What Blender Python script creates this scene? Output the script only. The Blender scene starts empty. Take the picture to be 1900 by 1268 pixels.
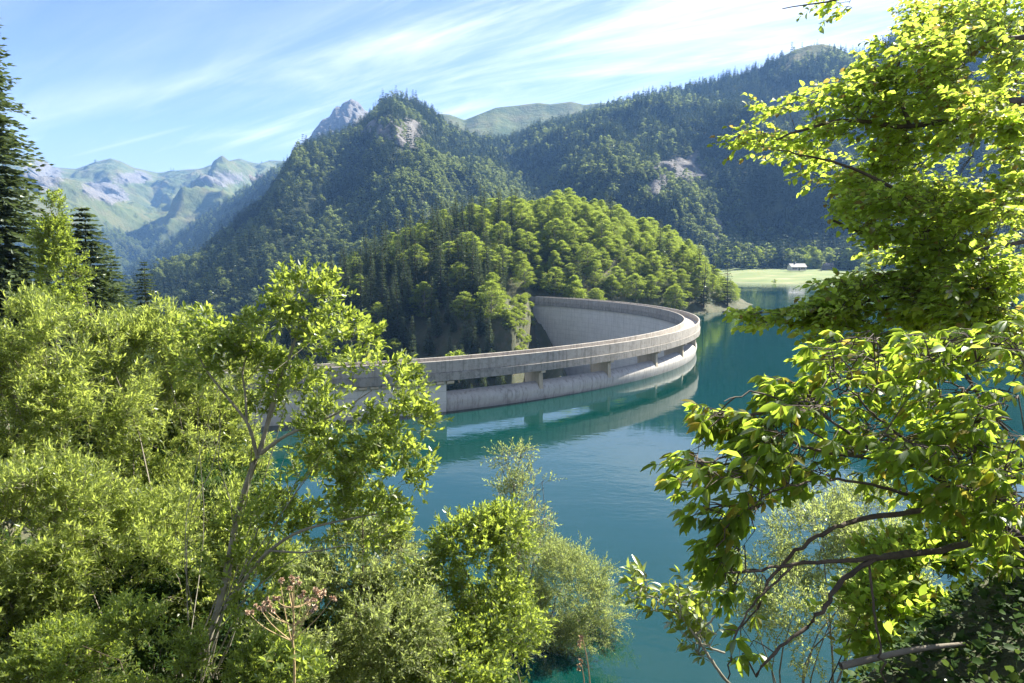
import bpy, math, random
import numpy as np
from mathutils import Vector, Matrix

SC = bpy.context.scene
COL = SC.collection
R = math.radians

# ---------------------------------------------------------------- camera
F_PX, CX, CY = 1267.0, 950.0, 634.0          # the photograph is 1900 x 1268
CAM_Z = 22.5                                  # metres above the lake (water level z = 0)
PITCH = math.atan((634 - 470) / F_PX)
cam_data = bpy.data.cameras.new('camera')
cam = bpy.data.objects.new('camera', cam_data)
COL.objects.link(cam)
cam_data.sensor_width = 36.0
cam_data.lens = 36.0 * F_PX / 1900.0
cam_data.clip_start = 0.05
cam_data.clip_end = 20000
cam.location = (0, 0, CAM_Z)
cam.rotation_euler = (math.pi / 2 - PITCH, 0, 0)
SC.camera = cam

# ---------------------------------------------------------------- sky
SUN_EL, SUN_AZ = R(42), R(54)                 # azimuth from +Y (the view) towards +X
world = bpy.data.worlds.new('World')
SC.world = world
world.use_nodes = True
nt = world.node_tree
nt.nodes.clear()


def N(tree, kind, **kw):
    n = tree.nodes.new(kind)
    for k, v in kw.items():
        setattr(n, k, v)
    return n


def lk(tree, a, b):
    tree.links.new(a, b)


def mth(tree, op, a, b=None, c=None, clamp=False):
    n = N(tree, 'ShaderNodeMath', operation=op, use_clamp=clamp)
    for i, v in enumerate((a, b, c)):
        if v is None:
            continue
        if isinstance(v, (int, float)):
            n.inputs[i].default_value = v
        else:
            lk(tree, v, n.inputs[i])
    return n.outputs[0]


def ramp(tree, fac, stops, interp='LINEAR'):
    n = N(tree, 'ShaderNodeValToRGB')
    cr = n.color_ramp
    cr.interpolation = interp
    while len(cr.elements) < len(stops):
        cr.elements.new(0.5)
    for e, (p, c) in zip(cr.elements, stops):
        e.position = p
        e.color = (c[0], c[1], c[2], 1) if not isinstance(c, (int, float)) else (c, c, c, 1)
    lk(tree, fac, n.inputs[0])
    return n.outputs[0]


def mix(tree, fac, a, b, blend='MIX'):
    n = N(tree, 'ShaderNodeMix', data_type='RGBA', blend_type=blend)
    for s, v in ((n.inputs[0], fac), (n.inputs[6], a), (n.inputs[7], b)):
        if isinstance(v, (int, float)):
            s.default_value = v
        elif isinstance(v, tuple):
            s.default_value = (v[0], v[1], v[2], 1)
        else:
            lk(tree, v, s)
    return n.outputs[2]


SKY_STRENGTH = 0.050
HAZE = 0.00011
sky = N(nt, 'ShaderNodeTexSky', sky_type='NISHITA')
sky.sun_disc = False
sky.sun_elevation = SUN_EL
sky.sun_rotation = SUN_AZ
sky.altitude = 1400
sky.air_density = 1.0
sky.dust_density = 0.25
sky.ozone_density = 3.0
tc = N(nt, 'ShaderNodeTexCoord')
sep = N(nt, 'ShaderNodeSeparateXYZ')
lk(nt, tc.outputs['Generated'], sep.inputs[0])
zz = mth(nt, 'MAXIMUM', sep.outputs[2], 0.0)
zz = mth(nt, 'ADD', zz, 0.10)
u_ = mth(nt, 'DIVIDE', sep.outputs[0], zz)
v_ = mth(nt, 'DIVIDE', sep.outputs[1], zz)
comb = N(nt, 'ShaderNodeCombineXYZ')
lk(nt, u_, comb.inputs[0]); lk(nt, v_, comb.inputs[1])


def cloud_layer(rot, scale, nscale, detail, rough, dist, lo, hi, seed):
    mp = N(nt, 'ShaderNodeMapping', vector_type='TEXTURE')
    mp.inputs['Rotation'].default_value = (0, 0, rot)
    mp.inputs['Scale'].default_value = scale
    mp.inputs['Location'].default_value = (seed, seed * 1.7, seed * .3)
    lk(nt, comb.outputs[0], mp.inputs[0])
    nz = N(nt, 'ShaderNodeTexNoise')
    nz.inputs['Scale'].default_value = nscale
    nz.inputs['Detail'].default_value = detail
    nz.inputs['Roughness'].default_value = rough
    nz.inputs['Distortion'].default_value = dist
    lk(nt, mp.outputs[0], nz.inputs['Vector'])
    return ramp(nt, nz.outputs['Fac'], [(lo, 0.0), (hi, 1.0)], 'EASE')


streaks = cloud_layer(R(-31), (3.4, 0.62, 1), 0.95, 7, 0.60, 0.9, 0.42, 0.70, 7.3)
patches = cloud_layer(R(-24), (1.9, 1.1, 1), 0.55, 3, 0.5, 0.4, 0.30, 0.60, 9.1)
fine = cloud_layer(R(-38), (2.2, 0.45, 1), 1.9, 8, 0.66, 1.4, 0.38, 0.80, 11.0)
cl = mth(nt, 'MULTIPLY', streaks, patches)
cl = mth(nt, 'ADD', cl, mth(nt, 'MULTIPLY', mth(nt, 'MULTIPLY', fine, patches), 0.45))
veil = mth(nt, 'MULTIPLY', patches, 0.10)
cl = mth(nt, 'ADD', cl, veil)
cl = mth(nt, 'MULTIPLY', cl, 0.92, clamp=True)
# a thin old vapour trail low in the sky on the left
tn = N(nt, 'ShaderNodeVectorMath', operation='DOT_PRODUCT')
lk(nt, tc.outputs['Generated'], tn.inputs[0])
tn.inputs[1].default_value = (0.2281, 0.2714, -0.9351)
tm = N(nt, 'ShaderNodeVectorMath', operation='DOT_PRODUCT')
lk(nt, tc.outputs['Generated'], tm.inputs[0])
tm.inputs[1].default_value = (-0.4762, 0.8686, 0.1367)
trail = ramp(nt, mth(nt, 'ABSOLUTE', tn.outputs['Value']), [(0.0, 1.0), (0.0022, 0.0)])
trail = mth(nt, 'MULTIPLY', trail, ramp(nt, tm.outputs['Value'], [(0.9955, 0.0), (0.9985, 1.0)], 'EASE'))
cl = mth(nt, 'MAXIMUM', cl, mth(nt, 'MULTIPLY', trail, 0.38))
hz = ramp(nt, sep.outputs[2], [(0.0, 0.45), (0.10, 0.16), (0.22, 0.0)], 'EASE')
cl = mth(nt, 'MAXIMUM', cl, mth(nt, 'MULTIPLY', hz, 0.75))
# cirrus scatters more light towards the viewer near the sun
sunv = (math.sin(SUN_AZ) * math.cos(SUN_EL), math.cos(SUN_AZ) * math.cos(SUN_EL), math.sin(SUN_EL))
dotn = N(nt, 'ShaderNodeVectorMath', operation='DOT_PRODUCT')
lk(nt, tc.outputs['Generated'], dotn.inputs[0])
dotn.inputs[1].default_value = sunv
glow = ramp(nt, dotn.outputs['Value'], [(0.0, 0.72), (0.55, 0.85), (1.0, 1.25)])
cloud_col = mix(nt, 1.0, glow, (9.4, 9.6, 10.0), 'MULTIPLY')
skyb = mix(nt, 1.0, sky.outputs[0], (.97, .875, 1.0), 'MULTIPLY')
skyc = mix(nt, cl, skyb, cloud_col)
bg = N(nt, 'ShaderNodeBackground')
bg.inputs[1].default_value = SKY_STRENGTH
lk(nt, skyc, bg.inputs[0])
wo = N(nt, 'ShaderNodeOutputWorld')
lk(nt, bg.outputs[0], wo.inputs[0])
world.cycles.sampling_method = 'MANUAL'
world.cycles.sample_map_resolution = 512

# ---------------------------------------------------------------- sun
sd = bpy.data.lights.new('sun', 'SUN')
sd.energy = 5.0
sd.angle = R(0.53)
sd.color = (1.0, 0.93, 0.80)
sun = bpy.data.objects.new('sun', sd)
COL.objects.link(sun)
sun.rotation_euler = Vector(sunv).to_track_quat('Z', 'Y').to_euler()
sun.location = (200, 200, 900)

# ---------------------------------------------------------------- exposure and render
SC.view_settings.view_transform = 'Standard'
SC.view_settings.look = 'None'
SC.view_settings.exposure = 2.05
SC.view_settings.gamma = 1
SC.view_settings.use_curve_mapping = False
SC.render.engine = 'CYCLES'
SC.cycles.use_denoising = True
try:
    SC.cycles.denoiser = 'OPENIMAGEDENOISE'
    SC.cycles.denoising_input_passes = 'RGB_ALBEDO_NORMAL'
    SC.cycles.denoising_prefilter = 'ACCURATE'
except Exception:
    pass
SC.cycles.max_bounces = 10
SC.cycles.diffuse_bounces = 6
SC.cycles.glossy_bounces = 3
SC.cycles.transmission_bounces = 4
SC.cycles.volume_bounces = 0
SC.cycles.transparent_max_bounces = 8
SC.cycles.sample_clamp_indirect = 6
SC.cycles.use_adaptive_sampling = True
SC.cycles.adaptive_threshold = 0.015

# ================================================================ helpers
rng = np.random.default_rng(20)
random.seed(20)
CP, SP = math.cos(PITCH), math.sin(PITCH)


def ray(px, py):
    x = (np.asarray(px, float) - CX) / F_PX
    y = (CY - np.asarray(py, float)) / F_PX
    return x, CP + y * SP, y * CP - SP


def at(px, py, d):
    """world point at forward distance d (metres along +Y) seen towards photo pixel (px, py)"""
    x, yy, z = ray(px, py)
    t = np.asarray(d, float) / yy
    return np.stack(np.broadcast_arrays(x * t, yy * t, CAM_Z + z * t), -1)


def on(px, py, z):
    x, yy, zz_ = ray(px, py)
    t = (z - CAM_Z) / zz_
    return np.stack(np.broadcast_arrays(x * t, yy * t, np.full_like(t, z) if np.ndim(t) else z), -1)


def pix(P):
    P = np.asarray(P, float)
    X, Y, Z = P[..., 0], P[..., 1], P[..., 2] - CAM_Z
    yc = Y * CP - Z * SP
    zc = Y * SP + Z * CP
    yc = np.where(np.abs(yc) < 1e-6, 1e-6, yc)
    return CX + F_PX * X / yc, CY - F_PX * zc / yc, yc


def _hash(ix, iy, iz, seed):
    h = (ix.astype(np.int64) * 374761393 + iy.astype(np.int64) * 668265263 + iz.astype(np.int64) * 2147483647 + seed * 974711) & 0xffffffff
    h = ((h ^ (h >> 13)) * 1274126177) & 0xffffffff
    h = (h ^ (h >> 16)) & 0xffffffff
    return h / 4294967295.0


def vnoise(x, y, z=0.0, seed=0):
    x, y, z = np.broadcast_arrays(np.asarray(x, float), np.asarray(y, float), np.asarray(z, float))
    ix, iy, iz = np.floor(x), np.floor(y), np.floor(z)
    fx, fy, fz = x - ix, y - iy, z - iz
    fx, fy, fz = (t * t * (3 - 2 * t) for t in (fx, fy, fz))
    out = 0
    for dx in (0, 1):
        for dy in (0, 1):
            for dz in (0, 1):
                w = (fx if dx else 1 - fx) * (fy if dy else 1 - fy) * (fz if dz else 1 - fz)
                out = out + w * _hash(ix + dx, iy + dy, iz + dz, seed)
    return out * 2 - 1


def fbm(x, y, z=0.0, seed=0, octv=5, gain=.5, ridged=False):
    a, s, out = 1.0, 0.0, 0.0
    for k in range(octv):
        n = vnoise(np.asarray(x) * 2 ** k, np.asarray(y) * 2 ** k, np.asarray(z) * 2 ** k, seed + k * 17)
        if ridged:
            n = 1 - 2 * np.abs(n)
        out = out + a * n
        s += a
        a *= gain
    return out / s


def sstep(a, b, x):
    t = np.clip((np.asarray(x, float) - a) / (b - a), 0, 1)
    return t * t * (3 - 2 * t)


def mesh_np(name, V, quads=None, tris=None, smooth=False, attrs=None, face_attrs=None):
    """mesh from numpy arrays; quads (n,4) and / or tris (n,3)"""
    V = np.asarray(V, np.float32)
    me = bpy.data.meshes.new(name)
    loops, starts, n0 = [], [], 0
    for arr, k in ((quads, 4), (tris, 3)):
        if arr is None or len(arr) == 0:
            continue
        arr = np.asarray(arr, np.int32)
        loops.append(arr.ravel())
        starts.append(n0 + np.arange(len(arr)) * k)
        n0 += arr.size
    loops = np.concatenate(loops)
    starts = np.concatenate(starts)
    me.vertices.add(len(V))
    me.vertices.foreach_set('co', V.ravel())
    me.loops.add(len(loops))
    me.loops.foreach_set('vertex_index', loops.astype(np.int32))
    me.polygons.add(len(starts))
    me.polygons.foreach_set('loop_start', starts.astype(np.int32))
    me.polygons.foreach_set('use_smooth', np.full(len(starts), bool(smooth)))
    for k, a in (attrs or {}).items():
        a = np.asarray(a, np.float32)
        at_ = me.attributes.new(k, 'FLOAT', 'POINT')
        at_.data.foreach_set('value', a)
    for k, a in (face_attrs or {}).items():
        at_ = me.attributes.new(k, 'FLOAT', 'FACE')
        at_.data.foreach_set('value', np.asarray(a, np.float32))
    me.update(calc_edges=True)
    me.validate()
    return me


def link(name, me, mat=None, parent=None, loc=None):
    o = bpy.data.objects.new(name, me)
    COL.objects.link(o)
    if mat is not None and me is not None and not me.materials:
        me.materials.append(mat)
    if parent is not None:
        o.parent = parent
    if loc is not None:
        o.location = loc
    return o


def thing(name, label, cat, loc=(0, 0, 0), group=None):
    o = bpy.data.objects.new(name, None)
    o.empty_display_size = 0.3
    COL.objects.link(o)
    o.location = loc
    o['label'] = label
    o['category'] = cat
    if group:
        o['group'] = group
    return o


def tag(o, label=None, cat=None, group=None, kind=None):
    for k, v in (('label', label), ('category', cat), ('group', group), ('kind', kind)):
        if v:
            o[k] = v
    return o


def poly_mask(px, py, poly):
    poly = np.asarray(poly, float)
    inside = np.zeros(np.shape(px), bool)
    j = len(poly) - 1
    for i in range(len(poly)):
        xi, yi = poly[i]
        xj, yj = poly[j]
        c = ((yi > py) != (yj > py)) & (px < (xj - xi) * (py - yi) / (yj - yi + 1e-12) + xi)
        inside ^= c
        j = i
    return inside


def tube(path, radii, sides=6):
    """open tube along a polyline; returns V, quads"""
    P = np.asarray(path, float)
    n = len(P)
    T = np.gradient(P, axis=0)
    T /= np.linalg.norm(T, axis=1)[:, None] + 1e-9
    ref = np.where(np.abs(T[:, 2:3]) > .9, np.array([[1., 0, 0]]), np.array([[0, 0, 1.]]))
    A = np.cross(T, ref)
    A /= np.linalg.norm(A, axis=1)[:, None] + 1e-9
    B = np.cross(T, A)
    ang = np.linspace(0, 2 * np.pi, sides, endpoint=False)
    r = np.asarray(radii, float)[:, None, None]
    V = P[:, None] + r * (np.cos(ang)[None, :, None] * A[:, None] + np.sin(ang)[None, :, None] * B[:, None])
    V = V.reshape(-1, 3)
    i = np.arange(n - 1)[:, None] * sides
    k = np.arange(sides)[None]
    k2 = (k + 1) % sides
    Q = np.stack([i + k, i + k2, i + sides + k2, i + sides + k], -1).reshape(-1, 4)
    return V, Q


class Geo:
    """collects vertices and faces"""
    def __init__(s):
        s.V, s.Q, s.T, s.n = [], [], [], 0

    def add(s, V, Q=None, T=None):
        if Q is not None and len(Q):
            s.Q.append(np.asarray(Q) + s.n)
        if T is not None and len(T):
            s.T.append(np.asarray(T) + s.n)
        s.V.append(np.asarray(V, float))
        s.n += len(V)

    def mesh(s, name, smooth=False):
        return mesh_np(name, np.concatenate(s.V), np.concatenate(s.Q) if s.Q else None,
                       np.concatenate(s.T) if s.T else None, smooth)


def smooth_path(pts, n):
    P = np.asarray(pts, float)
    d = np.concatenate([[0], np.cumsum(np.linalg.norm(np.diff(P, axis=0), axis=1))])
    Pe = np.vstack([2 * P[0] - P[1], P, 2 * P[-1] - P[-2]])
    de = np.concatenate([[-(d[1] - d[0])], d, [d[-1] + d[-1] - d[-2]]])
    out = []
    for s in np.linspace(0, d[-1], n):
        i = min(max(np.searchsorted(de, s, 'right') - 1, 1), len(P) - 1)
        t = (s - de[i]) / (de[i + 1] - de[i] + 1e-12)
        p0, p1, p2, p3 = Pe[i - 1], Pe[i], Pe[i + 1], Pe[min(i + 2, len(Pe) - 1)]
        out.append(.5 * ((2 * p1) + (-p0 + p2) * t + (2 * p0 - 5 * p1 + 4 * p2 - p3) * t * t + (-p0 + 3 * p1 - 3 * p2 + p3) * t ** 3))
    return np.array(out)


def unit(v):
    return v / (np.linalg.norm(v, axis=-1, keepdims=True) + 1e-9)


# ---------------------------------------------------------------- materials
def new_mat(name):
    m = bpy.data.materials.new(name)
    m.use_nodes = True
    t = m.node_tree
    t.nodes.clear()
    out = N(t, 'ShaderNodeOutputMaterial')
    return m, t, out


def noise(t, scale, detail=4, rough=.55, vec=None, dist=0.0):
    n = N(t, 'ShaderNodeTexNoise')
    n.inputs['Scale'].default_value = scale
    n.inputs['Detail'].default_value = detail
    n.inputs['Roughness'].default_value = rough
    n.inputs['Distortion'].default_value = dist
    if vec is None:
        vec = N(t, 'ShaderNodeNewGeometry').outputs['Position']
    lk(t, vec, n.inputs['Vector'])
    return n.outputs['Fac']


def leaf_mat(name, dark, light, trans, tfac=.45, gloss=.12, per_object=False, yellow=None, rough=.5):
    """thin leaf: diffuse + light through the blade + a waxy sheen; hue varies leaf by leaf"""
    m, t, out = new_mat(name)
    if per_object:
        r_ = N(t, 'ShaderNodeObjectInfo').outputs['Random']
    else:
        a = N(t, 'ShaderNodeAttribute', attribute_name='tone')
        r_ = a.outputs['Fac']
    stops = [(0.0, dark), (0.85, light)]
    tstops = [(0.0, tuple(c * .75 for c in trans)), (0.85, trans)]
    if yellow:
        stops.append((0.97, yellow))
        tstops.append((0.97, tuple(c * 1.9 for c in yellow)))
    c = ramp(t, r_, stops)
    ct = ramp(t, r_, tstops)
    d = N(t, 'ShaderNodeBsdfDiffuse')
    lk(t, c, d.inputs[0])
    tr = N(t, 'ShaderNodeBsdfTranslucent')
    lk(t, ct, tr.inputs[0])
    mx = N(t, 'ShaderNodeMixShader')
    mx.inputs[0].default_value = tfac
    lk(t, d.outputs[0], mx.inputs[1]); lk(t, tr.outputs[0], mx.inputs[2])
    g = N(t, 'ShaderNodeBsdfGlossy')
    g.inputs['Roughness'].default_value = rough
    g.inputs[0].default_value = (.8, .85, .8, 1)
    fr = N(t, 'ShaderNodeFresnel')
    fr.inputs[0].default_value = 1.45
    mx2 = N(t, 'ShaderNodeMixShader')
    lk(t, mth(t, 'MULTIPLY', fr.outputs[0], gloss * 4, clamp=True), mx2.inputs[0])
    lk(t, mx.outputs[0], mx2.inputs[1]); lk(t, g.outputs[0], mx2.inputs[2])
    lk(t, mx2.outputs[0], out.inputs[0])
    return m


def bark_mat(name, c1, c2, scale=6.0, bump=.3):
    m, t, out = new_mat(name)
    p = N(t, 'ShaderNodeBsdfPrincipled')
    n = noise(t, scale, 5, .6)
    lk(t, ramp(t, n, [(.3, c1), (.7, c2)]), p.inputs['Base Color'])
    p.inputs['Roughness'].default_value = .85
    b = N(t, 'ShaderNodeBump')
    b.inputs['Strength'].default_value = bump
    b.inputs['Distance'].default_value = .02
    lk(t, noise(t, scale * 4, 4, .6), b.inputs['Height'])
    lk(t, b.outputs[0], p.inputs['Normal'])
    lk(t, p.outputs[0], out.inputs[0])
    return m


def terrain_mat():
    m, t, out = new_mat('mountain_ground')
    p = N(t, 'ShaderNodeBsdfPrincipled')
    pos = N(t, 'ShaderNodeNewGeometry').outputs['Position']
    rock = N(t, 'ShaderNodeAttribute', attribute_name='rock').outputs['Fac']
    gras = N(t, 'ShaderNodeAttribute', attribute_name='grass').outputs['Fac']
    n1 = noise(t, .012, 6, .62, pos)
    n2 = noise(t, .09, 6, .65, pos)
    floor = ramp(t, n2, [(.3, (.018, .026, .012)), (.7, (.045, .055, .022))])
    grass = ramp(t, n1, [(.3, (.048, .074, .024)), (.5, (.090, .106, .038)), (.72, (.14, .122, .058))])
    grass = mix(t, mth(t, 'MULTIPLY', ramp(t, n2, [(.52, 0.0), (.66, 1.0)]), .55), grass, (.09, .11, .04))
    rk = ramp(t, n2, [(.25, (.055, .054, .054)), (.5, (.13, .125, .12)), (.75, (.21, .20, .19))])
    c = mix(t, gras, floor, grass)
    rm = mth(t, 'ADD', rock, mth(t, 'MULTIPLY', mth(t, 'SUBTRACT', n2, .5), 1.2))
    c = mix(t, ramp(t, rm, [(.42, 0.0), (.58, 1.0)]), c, rk)
    lk(t, c, p.inputs['Base Color'])
    p.inputs['Roughness'].default_value = .95
    p.inputs['Specular IOR Level'].default_value = .1
    b = N(t, 'ShaderNodeBump')
    b.inputs['Strength'].default_value = .9
    b.inputs['Distance'].default_value = 6
    lk(t, mth(t, 'ADD', noise(t, .05, 8, .7, pos), mth(t, 'MULTIPLY', noise(t, .009, 7, .65, pos), 4.0)), b.inputs['Height'])
    lk(t, b.outputs[0], p.inputs['Normal'])
    lk(t, p.outputs[0], out.inputs[0])
    return m


def ground_mat():
    """knoll and near slope: earth, leaf litter, moss and grass"""
    m, t, out = new_mat('earth')
    p = N(t, 'ShaderNodeBsdfPrincipled')
    pos = N(t, 'ShaderNodeNewGeometry').outputs['Position']
    n1 = noise(t, .35, 6, .65, pos)
    n2 = noise(t, 3.0, 5, .6, pos)
    c = ramp(t, n1, [(.32, (.026, .044, .014)), (.52, (.045, .058, .022)), (.64, (.085, .075, .042)), (.74, (.035, .055, .018))])
    c = mix(t, .35, c, ramp(t, n2, [(.3, (.03, .034, .015)), (.7, (.12, .105, .06))]))
    lk(t, c, p.inputs['Base Color'])
    p.inputs['Roughness'].default_value = .95
    b = N(t, 'ShaderNodeBump')
    b.inputs['Strength'].default_value = .8
    b.inputs['Distance'].default_value = .3
    lk(t, n2, b.inputs['Height'])
    lk(t, b.outputs[0], p.inputs['Normal'])
    lk(t, p.outputs[0], out.inputs[0])
    return m


def concrete_mat(name, lo, hi, stain=.5, lifts=True, moss=0.0, wet_line=False):
    m, t, out = new_mat(name)
    p = N(t, 'ShaderNodeBsdfPrincipled')
    pos = N(t, 'ShaderNodeNewGeometry').outputs['Position']
    s = N(t, 'ShaderNodeSeparateXYZ')
    lk(t, pos, s.inputs[0])
    n1 = noise(t, .6, 6, .62, pos)
    n2 = noise(t, 9.0, 4, .6, pos)
    c = ramp(t, n1, [(.3, lo), (.7, hi)])
    # vertical run-off streaks
    mp = N(t, 'ShaderNodeMapping')
    mp.inputs['Scale'].default_value = (1.6, 1.6, .09)
    lk(t, pos, mp.inputs[0])
    st = noise(t, 1.3, 5, .65, mp.outputs[0])
    c = mix(t, mth(t, 'MULTIPLY', ramp(t, st, [(.5, 0.0), (.72, 1.0)]), stain), c, tuple(v * .38 for v in lo))
    c = mix(t, mth(t, 'MULTIPLY', ramp(t, st, [(.26, 1.0), (.42, 0.0)]), stain * .45), c, tuple(min(.6, v * 1.35) for v in hi))
    if moss:
        mo = noise(t, 1.7, 6, .7, pos)
        c = mix(t, mth(t, 'MULTIPLY', ramp(t, mo, [(.5, 0.0), (.62, 1.0)]), moss), c, (.05, .055, .04))
    c = mix(t, .25, c, ramp(t, n2, [(.3, tuple(v * .6 for v in lo)), (.7, hi)]))
    wet = 0.0 if not wet_line else ramp(t, mth(t, 'ADD', mth(t, 'MULTIPLY', s.outputs[2], .5), mth(t, 'MULTIPLY', n1, .25)), [(.16, 1.0), (.42, 0.0)])
    if wet_line:
        c = mix(t, mth(t, 'MULTIPLY', wet, .45), c, tuple(v * .38 for v in lo))
    h = n2
    if lifts:   # formwork lift lines every 1.5 m
        fr = mth(t, 'FRACT', mth(t, 'DIVIDE', s.outputs[2], 1.5))
        ln = mth(t, 'LESS_THAN', fr, .05)
        c = mix(t, mth(t, 'MULTIPLY', ln, .38), c, tuple(v * .4 for v in lo))
    lk(t, c, p.inputs['Base Color'])
    p.inputs['Roughness'].default_value = .88
    p.inputs['Specular IOR Level'].default_value = .25
    b = N(t, 'ShaderNodeBump')
    b.inputs['Strength'].default_value = .35
    b.inputs['Distance'].default_value = .04
    lk(t, h, b.inputs['Height'])
    lk(t, b.outputs[0], p.inputs['Normal'])
    lk(t, p.outputs[0], out.inputs[0])
    return m


def plain_mat(name, col, rough=.8, var=.25, scale=3.0, metal=0.0):
    m, t, out = new_mat(name)
    p = N(t, 'ShaderNodeBsdfPrincipled')
    n = noise(t, scale, 4)
    lk(t, ramp(t, n, [(.3, tuple(v * (1 - var) for v in col)), (.7, tuple(min(1, v * (1 + var)) for v in col))]), p.inputs['Base Color'])
    p.inputs['Roughness'].default_value = rough
    p.inputs['Metallic'].default_value = metal
    lk(t, p.outputs[0], out.inputs[0])
    return m


def water_mat():
    m, t, out = new_mat('lake_water')
    p = N(t, 'ShaderNodeBsdfPrincipled')
    pos = N(t, 'ShaderNodeNewGeometry').outputs['Position']
    n1 = noise(t, .02, 3, .5, pos)
    lk(t, ramp(t, n1, [(.3, (.0007, .025, .022)), (.7, (.001, .032, .028))]), p.inputs['Base Color'])
    p.inputs['Roughness'].default_value = .035
    p.inputs['IOR'].default_value = 1.52
    p.inputs['Specular IOR Level'].default_value = .5
    mp = N(t, 'ShaderNodeMapping')
    mp.inputs['Rotation'].default_value = (0, 0, R(18))
    mp.inputs['Scale'].default_value = (.45, 1.0, 1)
    lk(t, pos, mp.inputs[0])
    w1 = noise(t, 1.5, 3, .5, mp.outputs[0], .6)
    w2 = noise(t, .28, 3, .5, mp.outputs[0], .3)
    gust = ramp(t, noise(t, .022, 3, .55, pos), [(.40, .12), (.60, 1.0)])
    h = mth(t, 'ADD', mth(t, 'MULTIPLY', w1, .35), mth(t, 'MULTIPLY', w2, .9))
    b = N(t, 'ShaderNodeBump')
    lk(t, mth(t, 'MULTIPLY', gust, .20), b.inputs['Strength'])
    b.inputs['Distance'].default_value = .25
    lk(t, h, b.inputs['Height'])
    lk(t, b.outputs[0], p.inputs['Normal'])
    lk(t, p.outputs[0], out.inputs[0])
    return m


M = {}
M['ground'] = terrain_mat()
M['earth'] = ground_mat()
M['water'] = water_mat()
M['parapet'] = concrete_mat('weathered_parapet_concrete', (.31, .285, .25), (.43, .40, .35), .95, False, .35)
M['girder'] = concrete_mat('mossy_girder_concrete', (.24, .225, .20), (.36, .34, .30), .95, False, .5)
M['wall'] = concrete_mat('pale_dam_concrete', (.52, .51, .46), (.66, .64, .58), .45, True)
M['lip'] = concrete_mat('stained_spillway_concrete', (.38, .36, .325), (.50, .48, .44), .9, False, 0.0, True)
M['pier'] = concrete_mat('pier_concrete', (.40, .34, .25), (.52, .45, .34), .5, False)
M['road'] = concrete_mat('roadway_concrete', (.36, .32, .28), (.46, .42, .37), .1, False)
M['bark'] = bark_mat('grey_bark', (.10, .085, .065), (.22, .195, .15))
M['bark_dark'] = bark_mat('dark_bark', (.035, .025, .018), (.10, .075, .05), 12)
M['bark_pale'] = bark_mat('pale_smooth_bark', (.16, .15, .11), (.30, .28, .22), 9)
M['needle'] = leaf_mat('fir_needles', (.030, .050, .020), (.065, .095, .034), (.13, .18, .05), .34, .05)
M['beech'] = leaf_mat('beech_foliage', (.060, .088, .018), (.12, .15, .032), (.42, .54, .07), .58, .03, yellow=(.17, .17, .03))
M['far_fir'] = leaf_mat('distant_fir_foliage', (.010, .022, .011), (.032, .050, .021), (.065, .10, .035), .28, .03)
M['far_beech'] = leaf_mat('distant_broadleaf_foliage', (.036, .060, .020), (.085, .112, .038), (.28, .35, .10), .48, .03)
# ================================================================ mountains
LOFTS = {}


def loft(name, ridge, foot, nu, nv, back, amp, seed, rock_fn=None, grass_fn=None, profile=1.0, freq=1 / 180., mat='ground', back_drop=.9, rough=.10):
    """ridge: (px, py, depth) skyline of the bare ground, foot: (px, depth, z) where the slope ends.
    A real slope with a back side; spurs and gullies come from ridged noise."""
    ridge = np.array(ridge, float)
    foot = np.array(foot, float)
    u = np.linspace(ridge[0, 0], ridge[-1, 0], nu)
    Rp = at(u, np.interp(u, ridge[:, 0], ridge[:, 1]), np.interp(u, ridge[:, 0], ridge[:, 2]))
    uf = np.interp(u, ridge[:, 0], np.interp(np.linspace(0, 1, len(ridge)), np.linspace(0, 1, len(ridge)), ridge[:, 0]))
    fd, fz = np.interp(uf, foot[:, 0], foot[:, 1]), np.interp(uf, foot[:, 0], foot[:, 2])
    Fp = np.stack([(uf - CX) / F_PX * fd, fd, fz], -1)
    v = np.concatenate([np.linspace(-1, 0, max(4, nv // 4), endpoint=False), np.linspace(0, 1, nv)])
    V = np.empty((len(v), nu, 3))
    for i, a in enumerate(v):
        if a >= 0:
            p = Rp + (Fp - Rp) * a
            p[:, 2] = Rp[:, 2] + (Fp[:, 2] - Rp[:, 2]) * a ** profile
        else:
            p = Rp + np.array([0, back, 0]) * (-a)
            p[:, 2] = Rp[:, 2] - (-a) ** 1.2 * back * back_drop
        V[i] = p
    env = np.clip(np.minimum(v * 3.0, (1 - v) * 4 + .12), 0.0, 1)[:, None]
    n = fbm(V[..., 0] * freq, V[..., 1] * freq * .5, V[..., 2] * freq * .35, seed, 5, .5, True)
    n2 = fbm(V[..., 0] * freq * 5, V[..., 1] * freq * 5, V[..., 2] * freq * 5, seed + 9, 4, .55)
    V[..., 2] += (n * env * amp + n2 * amp * rough * np.clip(env + .1, 0, 1))
    V[..., 1] -= n * env * amp * 1.2
    px, py, _ = pix(V)
    rock = rock_fn(px, py, V, n, n2) if rock_fn else np.zeros(px.shape)
    grass = grass_fn(px, py, V, n, n2) if grass_fn else np.zeros(px.shape)
    rock, grass = np.clip(rock, 0, 1), np.clip(grass, 0, 1)
    V[..., 1] -= rock * n2 * amp * .6
    m = len(v)
    idx = np.arange(m * nu).reshape(m, nu)
    Q = np.stack([idx[:-1, :-1], idx[1:, :-1], idx[1:, 1:], idx[:-1, 1:]], -1).reshape(-1, 4)
    me = mesh_np(name, V.reshape(-1, 3), Q, smooth=True, attrs={'rock': rock.ravel(), 'grass': grass.ravel()})
    o = link(name, me, M[mat])
    o['kind'] = 'structure'
    LOFTS[name] = dict(V=V, v=v, rock=rock, grass=grass, px=px, py=py)
    return o


def blob(px, py, x, y, rx, ry):
    return np.exp(-(((px - x) / rx) ** 2 + ((py - y) / ry) ** 2))


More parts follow.
